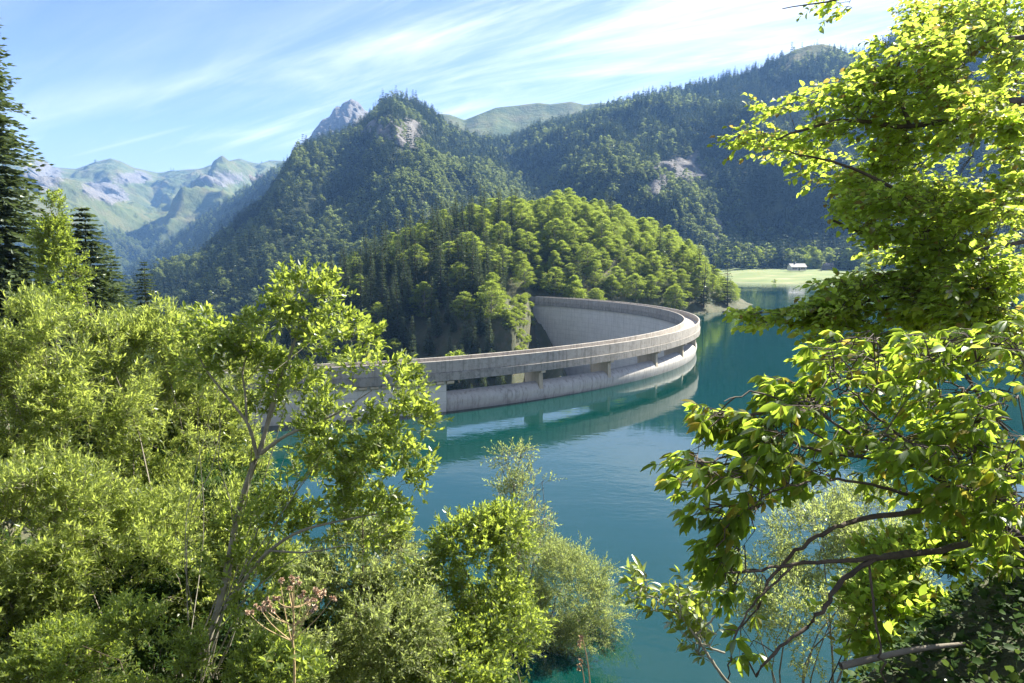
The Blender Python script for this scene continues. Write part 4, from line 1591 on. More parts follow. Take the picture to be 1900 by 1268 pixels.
def bush(name, label, cat, ells, n_shoot, nl, slen, llen, lwid, mat, bark, root, n_stem=9, rad0=.03, seed=1, up=.08, out=.9, rise=.32, shell=.45,
         gaps=.0, gscale=1.0, droop=.12, group=None, twig_keep=.5, twig_rad=.004, ang=.95, full=False, topbias=.35, flat=0.0, n_single=0, single=None, extra_stems=None, extra_P=None, jit=.38):
    r = np.random.default_rng(seed)
    th = thing(name, label, cat, tuple(root), group)
    rt = np.asarray(root, float)
    P, d = ell_points(ells, n_shoot, r, shell, topbias, gaps, gscale, seed)
    D = unit(d * out + np.array([0, 0, rise]) + r.normal(0, .5, d.shape))
    if extra_P is not None:
        P = np.vstack([P, extra_P[0]]); D = np.vstack([D, extra_P[1]])
    sl = slen * r.uniform(.6, 1.25, len(P))
    C, D2, W, Nn, L, B = grow(P, D, nl, sl, llen, lwid, r, ang, flat, up, droop, jit)
    # the largest leaves as seen from the viewer become objects of their own
    if n_single:
        x, y, dep = pix(C)
        ok = (x > 5) & (x < 1895) & (y > 5) & (y < 1263)
        score = np.where(ok, L / dep, 0) * r.uniform(.8, 1.0, len(L))
        # leaves that stand towards the viewer first
        score = score / (1 + .15 * (dep - dep[ok].min())) if ok.any() else score
        pick = np.argsort(-score)[:n_single]
        mask = np.zeros(len(C), bool); mask[pick] = True
        for k in pick:
            o = bpy.data.objects.new('leaf', single)
            COL.objects.link(o)
            o.parent = th
            mm = Matrix.Identity(4)
            wd = B[k] / (lwid / llen * .5)
            for a in range(3):
                mm[a][0] = D2[k][a] * L[k]; mm[a][1] = W[k][a] * wd; mm[a][2] = Nn[k][a] * L[k]; mm[a][3] = C[k][a] - rt[a]
            o.matrix_local = mm
        C, D2, W, Nn, L, B = (q[~mask] for q in (C, D2, W, Nn, L, B))
    if full:
        V, T = leaf_full(C - rt, D2, W, Nn, L, B)
        tone = np.repeat(r.random(len(C)) * .75 + .25 * r.random(), 8)
        me = mesh_np('foliage', V, tris=T, smooth=True, face_attrs={'tone': tone})
    else:
        V, T = rhombs(C - rt, D2, W, Nn, L, B, .2)
        tn = np.clip(r.random(len(C)) * .7 + .3 * (fbm(C[:, 0] * 1.5, C[:, 1] * 1.5, C[:, 2] * 1.5, seed, 2) * .5 + .5), 0, 1)
        me = mesh_np('foliage', V, tris=T, face_attrs={'tone': np.concatenate([tn, tn])})
    fo = link('foliage', me, M[mat], th)
    fo['kind'] = 'stuff'
    # stems
    tg = []
    for c, rad in ells:
        for _ in range(max(1, n_stem // len(ells))):
            q = unit(r.normal(0, 1, 3)) * np.array([.8, .8, .8]); q[2] = abs(q[2])
            tg.append(np.asarray(c) + q * np.asarray(rad) * .9)
    roots = [rt + np.array([r.normal(0, .12), r.normal(0, .12), 0]) for _ in range(5)]
    for pth in stems_to(roots, tg, r, rad0):
        V, Q = tube(pth - rt, rad0 * np.linspace(1, .25, len(pth)) * r.uniform(.6, 1.1), MESH_SIDE)
        link('stem', mesh_np('stem', V, Q, smooth=True), M[bark], th)
    for pth, ra, rb in (extra_stems or []):
        pth = smooth_path(pth, max(8, len(pth) * 3))
        V, Q = tube(pth - rt, np.linspace(ra, rb, len(pth)) * (1 + .08 * r.normal(0, 1, len(pth))), 8)
        link('branch', mesh_np('branch', V, Q, smooth=True), M[bark], th)
    g = twig_tubes(P - rt, D, sl[:len(P)].mean(), twig_rad, droop, twig_keep, r)
    if g:
        tw = link('twigs', g.mesh('twigs'), M[bark], th)
        tw['kind'] = 'stuff'
    return th


def E_(px, py, d, rx, ry=None, rd=None):
    """ellipsoid given by its photo centre, distance and radii in photo pixels"""
    s = d / F_PX
    c = at(px, py, d)
    return (c, (rx * s, (rd or rx) * s, (ry or rx) * s))


M['willow'] = leaf_mat('willow_leaves', (.060, .085, .022), (.135, .160, .055), (.54, .65, .12), .57, .05, yellow=(.21, .20, .05))
M['willow_grey'] = leaf_mat('grey_willow_leaves', (.070, .090, .038), (.145, .165, .08), (.50, .60, .16), .54, .06, yellow=(.20, .19, .08))
M['sallow'] = leaf_mat('sallow_leaves', (.055, .090, .025), (.12, .16, .05), (.48, .60, .08), .58, .05, yellow=(.20, .20, .05))
M['sallow_single'] = leaf_mat('sallow_leaf', (.055, .090, .025), (.12, .16, .05), (.48, .60, .08), .58, .05, True, yellow=(.20, .20, .05))
M['beech_near'] = leaf_mat('beech_leaves', (.040, .068, .014), (.10, .135, .026), (.62, .80, .09), .68, .04, False, yellow=(.16, .12, .03))
M['beech_single'] = leaf_mat('beech_leaf', (.040, .068, .014), (.10, .135, .026), (.62, .80, .09), .68, .04, True, yellow=(.16, .12, .03))
M['ash'] = leaf_mat('fingered_leaves', (.026, .052, .014), (.10, .145, .035), (.50, .68, .07), .66, .02, False, yellow=(.22, .18, .03))
M['ash_single'] = leaf_mat('fingered_leaf', (.026, .052, .014), (.10, .145, .035), (.50, .68, .07), .66, .02, True, yellow=(.22, .18, .03))
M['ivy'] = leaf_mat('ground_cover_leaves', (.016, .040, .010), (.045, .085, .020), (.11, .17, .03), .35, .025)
M['dry'] = plain_mat('dry_stalk', (.42, .31, .16), .8, .2, 30)
M['rust'] = plain_mat('rusty_seed_heads', (.46, .33, .22), .85, .35, 40)
M['straw'] = plain_mat('straw_brown', (.34, .22, .12), .85, .25, 30)


def ground_at(x, y):
    return float(near_z(np.array([[x]]), np.array([[y]]))[0, 0])


def root_for(px, d, dx=0.0):
    x = (px - CX) / F_PX * d + dx
    return np.array([x, d, ground_at(x, d) - .15])


# ---------------------------------------------------------------- left: willows on the slope
W_GROUP = 'willow shrubs on the slope left of the lake'
bush('willow_shrub', 'tall feathery willow at the left picture edge in front of the big fir', 'shrub',
     [E_(40, 690, 13, 120, 130), E_(130, 760, 13.4, 130, 150), E_(-40, 800, 13, 130, 170)], 4000, 20, .42, .12, .033, 'willow', 'bark', root_for(60, 13), 10, .035, 11, gaps=.55, gscale=1.5, shell=.55, group=W_GROUP)
bush('willow_shrub', 'bright willow with upright tips below the small lone fir', 'shrub',
     [E_(235, 700, 15, 100, 105), E_(310, 680, 15.5, 75, 110), E_(300, 800, 15, 110, 110)], 3400, 20, .42, .125, .033, 'willow', 'bark', root_for(260, 15), 10, .035, 12, gaps=.55, gscale=1.5, shell=.55, group=W_GROUP)
bush('willow_shrub', 'dense yellowish willow left of the forked young tree', 'shrub',
     [E_(385, 720, 17, 75, 95), E_(405, 840, 17, 85, 110), E_(350, 900, 16, 90, 90)], 3600, 21, .40, .125, .033, 'willow', 'bark', root_for(390, 17), 8, .03, 13, gaps=.46, gscale=1.5, shell=.55, group=W_GROUP)
bush('willow_shrub', 'broad willow in the lower left corner below the dark hollow', 'shrub',
     [E_(60, 1010, 10, 150, 150), E_(230, 1060, 10.3, 130, 120), E_(40, 1190, 9.5, 150, 140)], 4500, 20, .36, .10, .028, 'willow', 'bark', root_for(100, 10), 10, .03, 14, gaps=.55, gscale=1.8, shell=.55, group=W_GROUP)
bush('willow_shrub', 'shaded willow right of the dark hollow behind the pale trunk', 'shrub',
     [E_(370, 1020, 12, 110, 110), E_(300, 960, 13.5, 90, 70), E_(460, 1120, 11.5, 110, 120)], 3600, 20, .36, .105, .028, 'willow', 'bark_dark', root_for(370, 12), 9, .03, 15, gaps=.55, gscale=1.6, shell=.55, group=W_GROUP)
bush('low_shrub', 'low tangled green shrub along the bottom edge left of the dry umbel', 'shrub',
     [E_(120, 1250, 8.4, 100, 70), E_(250, 1220, 8.2, 70, 95), E_(330, 1250, 8.0, 80, 70), E_(430, 1235, 8.0, 70, 95), E_(500, 1265, 7.8, 80, 50)], 3000, 20, .30, .07, .024, 'sallow', 'bark_dark', root_for(300, 8.2), 8, .02, 16, gaps=.50, gscale=2.0, shell=.55)
bush('dark_filler_shrub', 'added dark filler shrub deepening the shaded hollow under the left willows', 'shrub',  # dark filler leaves added to deepen shade in the gaps between shrubs
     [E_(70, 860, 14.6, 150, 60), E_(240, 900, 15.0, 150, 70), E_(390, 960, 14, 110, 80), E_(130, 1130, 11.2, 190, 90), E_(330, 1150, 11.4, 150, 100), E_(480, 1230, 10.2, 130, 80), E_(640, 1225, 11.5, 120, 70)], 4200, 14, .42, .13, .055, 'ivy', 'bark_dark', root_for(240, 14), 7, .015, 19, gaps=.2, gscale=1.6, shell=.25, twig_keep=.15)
# ---------------------------------------------------------------- shrubs in the middle
bush('low_shrub', 'pale small leaved shrub with thin dark stems behind the dry umbel', 'shrub',
     [E_(690, 1060, 11, 90, 90), E_(620, 1130, 10.5, 90, 100), E_(730, 1190, 10, 100, 100), E_(560, 1210, 9.5, 100, 90)], 3600, 18, .34, .075, .030, 'willow_grey', 'bark_dark', root_for(670, 10.5), 10, .02, 17, gaps=.42, gscale=1.8,
     extra_stems=[([at(655, 1215, 10.2), at(668, 1120, 10.2), at(674, 1030, 10.3), at(672, 965, 10.4)], .022, .008), ([at(662, 1190, 10.2), at(700, 1120, 10.1), at(735, 1080, 10.0)], .015, .005)])
bush('sallow_shrub', 'round leaved sallow bush right in front of the lake with tips over the water', 'shrub',
     [E_(870, 1030, 12, 60, 75), E_(840, 1130, 11.6, 95, 105), E_(930, 1160, 12, 75, 100), E_(820, 1230, 11, 110, 80), E_(930, 990, 12.4, 45, 45)], 2600, 16, .34, .095, .042, 'sallow', 'bark', root_for(870, 12), 12, .025, 18, gaps=.36, gscale=1.8, twig_keep=.7)
# ---------------------------------------------------------------- the forked young tree
tr = [at(372, 1235, 8.6), at(415, 1090, 8.8), at(440, 960, 9.0), at(468, 870, 9.0), at(482, 838, 9.0)]
main = [at(482, 838, 9.0), at(498, 780, 9.05), at(520, 705, 9.1), at(545, 640, 9.2), at(566, 560, 9.3)]
left1 = [at(478, 850, 9.0), at(465, 800, 8.9), at(452, 775, 8.85), at(420, 735, 8.8), at(385, 690, 8.7), at(362, 650, 8.6)]
left2 = [at(458, 785, 8.9), at(455, 730, 8.95), at(450, 690, 9.0), at(462, 650, 9.0), at(470, 615, 9.0)]
right1 = [at(484, 842, 9.0), at(520, 815, 8.9), at(560, 795, 8.8), at(620, 770, 8.7), at(690, 725, 8.6)]
second = [at(430, 1110, 8.8), at(470, 1055, 8.6), at(505, 1018, 8.5), at(560, 985, 8.4), at(640, 965, 8.3), at(720, 950, 8.2)]
third = [at(500, 1022, 8.5), at(570, 1025, 8.3), at(650, 1010, 8.2)]
ysp = [E_(560, 560, 9.2, 62, 50), E_(520, 625, 9.1, 90, 50), E_(420, 615, 8.8, 75, 38), E_(625, 640, 9.0, 75, 60), E_(690, 720, 8.7, 85, 62), E_(735, 800, 8.6, 70, 60), E_(640, 810, 8.8, 80, 60),
       E_(715, 880, 8.5, 85, 60), E_(600, 900, 8.7, 95, 60), E_(660, 980, 8.3, 110, 52), E_(560, 740, 9.4, 60, 50), E_(500, 980, 8.8, 90, 60), E_(460, 1080, 8.6, 80, 60), E_(450, 690, 9.2, 66, 60), E_(395, 670, 8.9, 56, 40)]
yt_single = unit_leaf('leaf', .21, M['sallow_single'])
bush('young_tree', 'slender forked young tree with pale bark standing in front of the dam end', 'tree', ysp, 2250, 14, .26, .088, .038, 'sallow', 'bark_pale', at(372, 1235, 8.6) + np.array([0, 0, -.2]),
     n_stem=0, rad0=.012, seed=21, gaps=.50, gscale=2.4, full=True, twig_keep=.85, twig_rad=.003, n_single=290, single=yt_single, ang=.85, rise=.45,
     extra_stems=[(tr, .052, .040), (main, .038, .010), (left1, .028, .007), (left2, .020, .006), (right1, .028, .006), (second, .032, .008), (third, .018, .005)])
# ---------------------------------------------------------------- trees and bushes at the water
bush('lakeside_tree', 'thin airy tree standing up against the blue water beside the round willow', 'tree',
     [E_(950, 850, 40, 32, 34), E_(985, 905, 40, 36, 34), E_(945, 925, 40, 40, 40), E_(1000, 950, 40, 26, 40), E_(968, 980, 40, 55, 45), E_(1005, 905, 40, 26, 26)], 560, 12, .95, .20, .075, 'willow_grey', 'bark', root_for(955, 37) + np.array([0, 0, -.1]),
     n_stem=12, rad0=.05, seed=31, gaps=.45, gscale=.6, twig_keep=1.0, twig_rad=.010, shell=.15, ang=.8,
     extra_stems=[([at(966, 1150, 40), at(960, 1020, 40), at(952, 930, 40), at(958, 880, 40), at(970, 835, 40)], .09, .02), ([at(955, 935, 40), at(975, 880, 40), at(985, 850, 40)], .04, .012), ([at(958, 985, 40), at(985, 930, 40), at(1010, 905, 40)], .045, .012), ([at(953, 925, 40), at(935, 880, 40), at(930, 845, 40)], .035, .01)])
bush('willow_shrub', 'big rounded willow bush leaning over the water at the shore', 'shrub',
     [E_(1060, 1110, 38.5, 88, 82), E_(985, 1060, 39, 75, 70), E_(1110, 1130, 38, 58, 52), E_(1000, 1150, 38, 80, 70), E_(1075, 1175, 37.5, 55, 42)], 5200, 16, .70, .17, .045, 'willow_grey', 'bark', root_for(962, 36.5), 14, .06, 32, gaps=.30, gscale=.8, twig_keep=.3, twig_rad=.008, shell=.5, group=W_GROUP,
     extra_P=(at(np.array([1075, 1085, 1078, 1090]), np.array([1030, 1020, 1005, 1012]), 38.5), unit(np.array([[0, 0, 1.], [.2, 0, 1], [-.2, 0, 1], [.4, 0, 1]]))))
bush('willow_shrub', 'pale willow bush behind the dark fingered branches at lower right', 'shrub',
     [E_(1420, 1090, 22, 75, 85), E_(1520, 1010, 23, 85, 90), E_(1620, 1040, 23, 90, 90), E_(1520, 1150, 20, 110, 90), E_(1660, 1150, 20, 90, 90), E_(1600, 950, 24, 70, 50)], 3600, 15, .55, .13, .045, 'willow_grey', 'bark', root_for(1540, 22), 12, .05, 33, gaps=.45, gscale=1.2, twig_keep=.5, twig_rad=.006, group=W_GROUP)

bush('shaded_shrub', 'dark shaded shrub between the bowed branches and the earth bank at lower right', 'shrub',
     [E_(1720, 1085, 5.2, 110, 55), E_(1840, 1020, 5.4, 90, 80), E_(1640, 1150, 4.8, 70, 45)], 520, 10, .26, .085, .046, 'ash', 'bark_dark', root_for(1800, 5.2), 8, .016, 34, gaps=.45, gscale=2.6, twig_keep=.8, twig_rad=.003, full=True)

# ---------------------------------------------------------------- firs on the left slope
def near_fir(px_, apex, d, Hh, Rr, label, seed, whorls, ragged=.4, droop=.45):
    cm = fir_crown('crown', seed, Hh, Rr, whorls, 17, 16, .55 * Rr / 3.6, base=.05, ragged=ragged, droop=droop)
    cm.materials.append(M['needle'])
    tm = trunk_mesh('trunk', Hh, .22, seed); tm.materials.append(M['bark_dark'])
    top = at(px_, apex, d)
    o = thing('fir_tree', label, 'tree', (top[0], top[1], top[2] - Hh), 'firs on the slope left of the lake')
    for nm, me in (('crown', cm), ('trunk', tm)):
        link(nm, me, None, o)
    o.rotation_euler = (0, 0, seed)


near_fir(-58, -70, 40, 24, 4.9, 'tallest dark fir cut by the left picture edge', 501, 86, .45, .35)
near_fir(154, 386, 44, 14, 5.0, 'broad dark fir behind the yellow green tree', 502, 60, .3)
near_fir(266, 484, 62, 13, 3.3, 'small lone fir right of the broad fir against the valley', 503, 48)
near_fir(205, 470, 50, 12, 3.6, 'half hidden fir right behind the broad fir', 504, 48)
bush('broadleaf_tree', 'slim yellow green broadleaf tree standing between the two left firs', 'tree',
     [E_(98, 395, 37, 13, 34), E_(104, 450, 37, 24, 36), E_(112, 510, 37, 36, 46), E_(104, 565, 37, 46, 40)], 1000, 14, .7, .17, .10, 'beech', 'bark', root_for(110, 37), 6, .06, 41, gaps=.38, gscale=.9, twig_keep=.4, twig_rad=.008, rise=.7)

# low herbs and grass covering the slope between the shrubs
r = np.random.default_rng(91)
n_ = 80000
yy = 2.5 + 34 * r.random(n_) ** 1.3
xx = r.uniform(-.85, .62, n_) * yy
zz_ = near_z(xx, yy)
upx_ = pix(np.column_stack([xx, yy, zz_]))[0]
ok_ = (shore_dist(xx, yy) > .6) & ((upx_ < 985) | (upx_ > 1330))
C = np.column_stack([xx, yy, zz_])[ok_]
k_ = len(C)
D = unit(np.column_stack([r.normal(0, .6, k_), r.normal(0, .6, k_), np.abs(r.normal(.5, .5, k_))]))
W, Nn = frames(D, r)
L = r.uniform(.15, .42, k_) * (.6 + C[:, 1] / 26)
V, T = rhombs(C, D, W, Nn, L, L * .20, .2)
tn = r.random(k_)
gc = link('undergrowth', mesh_np('undergrowth', V, tris=T, face_attrs={'tone': np.concatenate([tn, tn])}), M['ivy'])
tag(gc, 'green herbs and grass covering the slope between the willow shrubs', None, None, 'stuff')
# ================================================================ right side: beech, fingered tree, bank
def poly_points(poly, n, d0, d1, r, gaps=.3, gscale=.012, seed=0, tilt=0.0):
    """points in a photo polygon at distances d0..d1, with lumps and gaps"""
    poly = np.asarray(poly, float)
    lo, hi = poly.min(0), poly.max(0)
    out = []
    while sum(len(o) for o in out) < n:
        q = r.uniform(lo, hi, (n * 3, 2))
        q = q[poly_mask(q[:, 0], q[:, 1], poly)]
        g = fbm(q[:, 0] * gscale, q[:, 1] * gscale * 1.8, 0, 300 + seed, 3)
        q = q[g > (gaps - .5) * .8]
        out.append(q)
    q = np.concatenate(out)[:n]
    d = d0 + (d1 - d0) * np.clip(.5 + .9 * fbm(q[:, 0] * .006, q[:, 1] * .010, 0, 400 + seed, 2) + r.normal(0, .16, n), 0, 1)
    return at(q[:, 0], q[:, 1], d)


def broad_tree(name, label, cat, root, patches, limbs, leaf, mat, single_mat, bark, seed, flat, n_single, compound=0, group=None, twig_rad=.0022):
    """near tree: patches = (polygon, n_shoots, d0, d1, direction, shoot length, leaves per shoot)"""
    r = np.random.default_rng(seed)
    rt = np.asarray(root, float)
    th = thing(name, label, cat, tuple(rt), group)
    LL, LW = leaf
    CC = []
    SP, SD, SLN = [], [], []
    for k, (poly, n, d0, d1, dr, slen, nl) in enumerate(patches):
        P = poly_points(poly, n, d0, d1, r, .34, seed=seed + k)
        D = unit(np.asarray(dr, float) + r.normal(0, .38, (n, 3)) * np.array([1, 1, .8]))
        sl = slen * r.uniform(.6, 1.2, n)
        if compound:
            # each shoot end carries a leaf of five drooping leaflets on a stalk
            n5 = np.arange(compound)
            st = P + D * sl[:, None]
            hor = unit(D * np.array([1, 1, .25]))
            sd = unit(np.cross(hor, np.array([0, 0, 1.]) + r.normal(0, .25, (n, 3))))
            a = (n5 - (compound - 1) / 2) / ((compound - 1) / 2) * 1.25
            dd = hor[:, None] * np.cos(a)[None, :, None] + sd[:, None] * np.sin(a)[None, :, None] + np.array([0, 0, -.30]) + r.normal(0, .22, (n, compound, 3))
            C = np.repeat(st, compound, 0)
            D2 = unit(dd.reshape(-1, 3))
            W, Nn = frames(D2, r)
            L = LL * np.tile(1 - .28 * np.abs(a) / 1.25, n) * np.repeat(r.uniform(.65, 1.15, n), compound)
            CC.append((C, D2, W, Nn, L, L * (LW / LL) * .5))
        else:
            CC.append(grow(P, D, nl, sl, LL, LW, r, 1.05, flat, -.05, .10))
        SP.append(P); SD.append(D); SLN.append(sl)
    C, D2, W, Nn, L, B = (np.concatenate(q) for q in zip(*CC))
    x, y, dep = pix(C)
    ok = (x > 4) & (x < 1896) & (y > 4) & (y < 1264)
    score = np.where(ok, L / dep, 0) * r.uniform(.75, 1.0, len(L))
    pick = np.argsort(-score)[:n_single]
    mask = np.zeros(len(C), bool); mask[pick] = True
    sm = unit_leaf('leaf', LW / LL * .5, M[single_mat], .30, .30)
    for k in pick:
        o = bpy.data.objects.new('leaf', sm)
        COL.objects.link(o)
        o.parent = th
        mm = Matrix.Identity(4)
        wd = B[k] / (LW / LL * .5)
        for a in range(3):
            mm[a][0] = D2[k][a] * L[k]; mm[a][1] = W[k][a] * wd; mm[a][2] = Nn[k][a] * L[k]; mm[a][3] = C[k][a] - rt[a]
        o.matrix_local = mm
    C, D2, W, Nn, L, B = (q[~mask] for q in (C, D2, W, Nn, L, B))
    V, T = leaf_full(C - rt, D2, W, Nn, L, B, .30, .30)
    me = mesh_np('foliage', V, tris=T, smooth=True, face_attrs={'tone': np.repeat(r.random(len(C)), 8)})
    fo = link('foliage', me, M[mat], th); fo['kind'] = 'stuff'
    allp = []
    for pts, ra, rb in limbs:
        pth = smooth_path(pts, max(10, 5 * len(pts)))
        pth = pth + r.normal(0, .007, pth.shape) * np.linspace(0, 1, len(pth))[:, None]
        rad = np.linspace(ra, rb, len(pth)) * (1 + .07 * r.normal(0, 1, len(pth)))
        V, Q = tube(pth - rt, rad, 9)
        link('branch', mesh_np('branch', V, Q, smooth=True), M[bark], th)
        allp.append(np.column_stack([pth, rad]))
    # twigs run from the nearest limb to each shoot
    nodes = np.concatenate(allp)
    P, D, sl = np.concatenate(SP), np.concatenate(SD), np.concatenate(SLN)
    g = Geo()
    order = np.argsort(np.min(np.linalg.norm(P[:, None] - nodes[None, :, :3], axis=2), axis=1))
    net = [nodes[:, :3]]
    for a in range(0, len(order), 40):
        batch = order[a:a + 40]
        pts = np.concatenate(net)
        dm = np.linalg.norm(P[batch][:, None] - pts[None], axis=2)
        kk = dm.argmin(1)
        for b, k2 in zip(batch, kk):
            p0, p1 = pts[k2], P[b]
            tip = P[b] + D[b] * sl[b]
            mid = (p0 + p1) / 2 + np.array([0, 0, .04]) * np.linalg.norm(p1 - p0)
            path = np.array([p0, mid, p1, (p1 + tip) / 2, tip])
            V, Q = tube(path - rt, twig_rad * np.array([1.5, 1.3, 1.0, .7, .35]), 4)
            g.add(V, Q)
            if r.random() < .5:
                net.append(np.array([mid, p1]))
    tw = link('twigs', g.mesh('twigs'), M[bark], th); tw['kind'] = 'stuff'
    return th


# ---- beech whose limbs reach in from the right
LFT = (-1, -.1, .05)
beech_patches = [
    ([(1378, 268), (1412, 205), (1450, 190), (1500, 150), (1545, 165), (1600, 110), (1660, 75), (1700, 130), (1700, 320), (1640, 345), (1560, 345), (1500, 325), (1440, 290)], 445, 6.65, 8.23, LFT, 0.30, 10),
    ([(1700, 20), (1900, -10), (1920, 200), (1760, 210), (1690, 140)], 405, 6.34, 8.56, LFT, 0.30, 10),
    ([(1680, 180), (1920, 160), (1920, 400), (1720, 400), (1640, 330)], 567, 6.02, 8.56, LFT, 0.30, 10),
    ([(1590, 330), (1920, 360), (1920, 520), (1740, 500), (1650, 440), (1565, 400)], 486, 6.34, 8.56, LFT, 0.30, 10),
    ([(1640, 420), (1660, 400), (1740, 480), (1640, 505)], 35, 6.65, 7.61, LFT, 0.30, 10),
    ([(1385, 585), (1450, 558), (1500, 535), (1580, 515), (1700, 500), (1800, 520), (1800, 590), (1700, 590), (1560, 585), (1470, 588), (1400, 605)], 310, 6.18, 7.28, (-1, -.1, -.1), 0.29, 10),
    ([(1700, 500), (1920, 480), (1920, 640), (1760, 610)], 283, 5.86, 7.61, LFT, 0.30, 10),
    ([(1440, -12), (1580, -20), (1600, 20), (1540, 34), (1440, 22)], 12, 6.65, 6.97, (-1, 0, -.2), 0.24, 8),
]
beech_patches += [
    ([(1480, 575), (1560, 560), (1740, 590), (1740, 680), (1600, 665), (1500, 625)], 150, 5.6, 7.0, LFT, .26, 10),
    ([(1385, 588), (1440, 562), (1520, 540), (1600, 545), (1560, 600), (1470, 600), (1400, 610)], 75, 6.3, 6.9, (-1, -.1, -.1), .26, 10),
    ([(1520, 560), (1640, 540), (1800, 560), (1925, 560), (1925, 690), (1760, 680), (1600, 640)], 260, 6.6, 8.2, LFT, .30, 10),
    ([(1640, 330), (1700, 240), (1780, 150), (1925, 100), (1925, 660), (1760, 640), (1700, 560), (1620, 450)], 430, 8.2, 9.6, LFT, .34, 10),
    ([(1700, 0), (1925, -20), (1925, 180), (1780, 170), (1710, 100)], 200, 8.0, 9.2, LFT, .34, 10),
]
beech_limbs = [
    ([at(2080, 700, 7.92), at(2060, 400, 7.92), at(2040, 60, 8.23), at(2010, -300, 8.56)], 0.2392, 0.1495),
    ([at(2050, 330, 7.92), at(1900, 368, 7.61), at(1760, 420, 7.28), at(1640, 440, 7.13), at(1545, 410, 7.13)], 0.0673, 0.0120),
    ([at(2050, 260, 7.92), at(1900, 190, 7.44), at(1800, 215, 7.13), at(1690, 235, 7.13), at(1560, 225, 7.13), at(1440, 258, 6.97)], 0.0598, 0.0090),
    ([at(1690, 235, 7.13), at(1660, 150, 7.28), at(1680, 80, 7.44)], 0.0239, 0.0075),
    ([at(2040, 100, 8.23), at(1900, 70, 7.76), at(1800, 90, 7.61), at(1730, 120, 7.44)], 0.0448, 0.0090),
    ([at(2060, 480, 7.92), at(1900, 520, 7.28), at(1760, 540, 6.97), at(1640, 555, 6.82), at(1520, 570, 6.65), at(1410, 582, 6.65)], 0.0508, 0.0075),
    ([at(2060, 430, 7.92), at(1900, 450, 7.28), at(1780, 470, 6.97), at(1680, 480, 6.82)], 0.0389, 0.0075),
    ([at(1760, 420, 7.28), at(1640, 340, 6.97), at(1540, 300, 6.97), at(1440, 280, 6.97)], 0.0269, 0.0060),
    ([at(1900, -60, 7.28), at(1740, -40, 6.97), at(1600, -5, 6.82), at(1500, 8, 6.82), at(1450, 16, 6.82)], 0.0239, 0.0045),
]
# the sprig of big leaves close to the viewer at the right edge
broad_tree('beech_tree', 'beech reaching in from the right edge with backlit yellow green leaves', 'tree', at(2080, 1000, 7.9), beech_patches, beech_limbs, (.076, .051), 'beech_near', 'beech_single', 'bark_dark', 61, .75, 300)

# ---- tree with fingered leaves on long bowed branches
DN = (-.9, -.25, -.05)
ash_patches = [
    ([(1310, 740), (1370, 705), (1450, 700), (1540, 735), (1560, 800), (1440, 830), (1330, 790)], 299, 2.9, 3.5, DN, .12, 5),
    ([(1262, 868), (1300, 790), (1360, 810), (1500, 830), (1560, 900), (1420, 930), (1310, 930)], 130, 2.8, 3.4, DN, .12, 5),
    ([(1305, 930), (1420, 930), (1400, 1010), (1330, 1055)], 67, 2.8, 3.2, (-.7, -.2, -.5), .12, 5),
    ([(1500, 600), (1620, 590), (1760, 620), (1740, 760), (1600, 800), (1540, 720)], 208, 3.0, 3.9, DN, .13, 5),
    ([(1700, 620), (1920, 600), (1920, 860), (1700, 850), (1640, 760)], 299, 2.9, 4.0, DN, .13, 5),
    ([(1560, 790), (1920, 820), (1920, 960), (1700, 930), (1560, 890)], 221, 2.9, 3.8, DN, .13, 5),
    ([(1780, 940), (1920, 930), (1920, 1060), (1800, 1040)], 65, 3.0, 3.6, DN, .12, 5),
    ([(1330, 1060), (1420, 1050), (1400, 1250), (1330, 1230)], 18, 2.8, 3.1, (-.5, -.2, -.7), .12, 5),
]
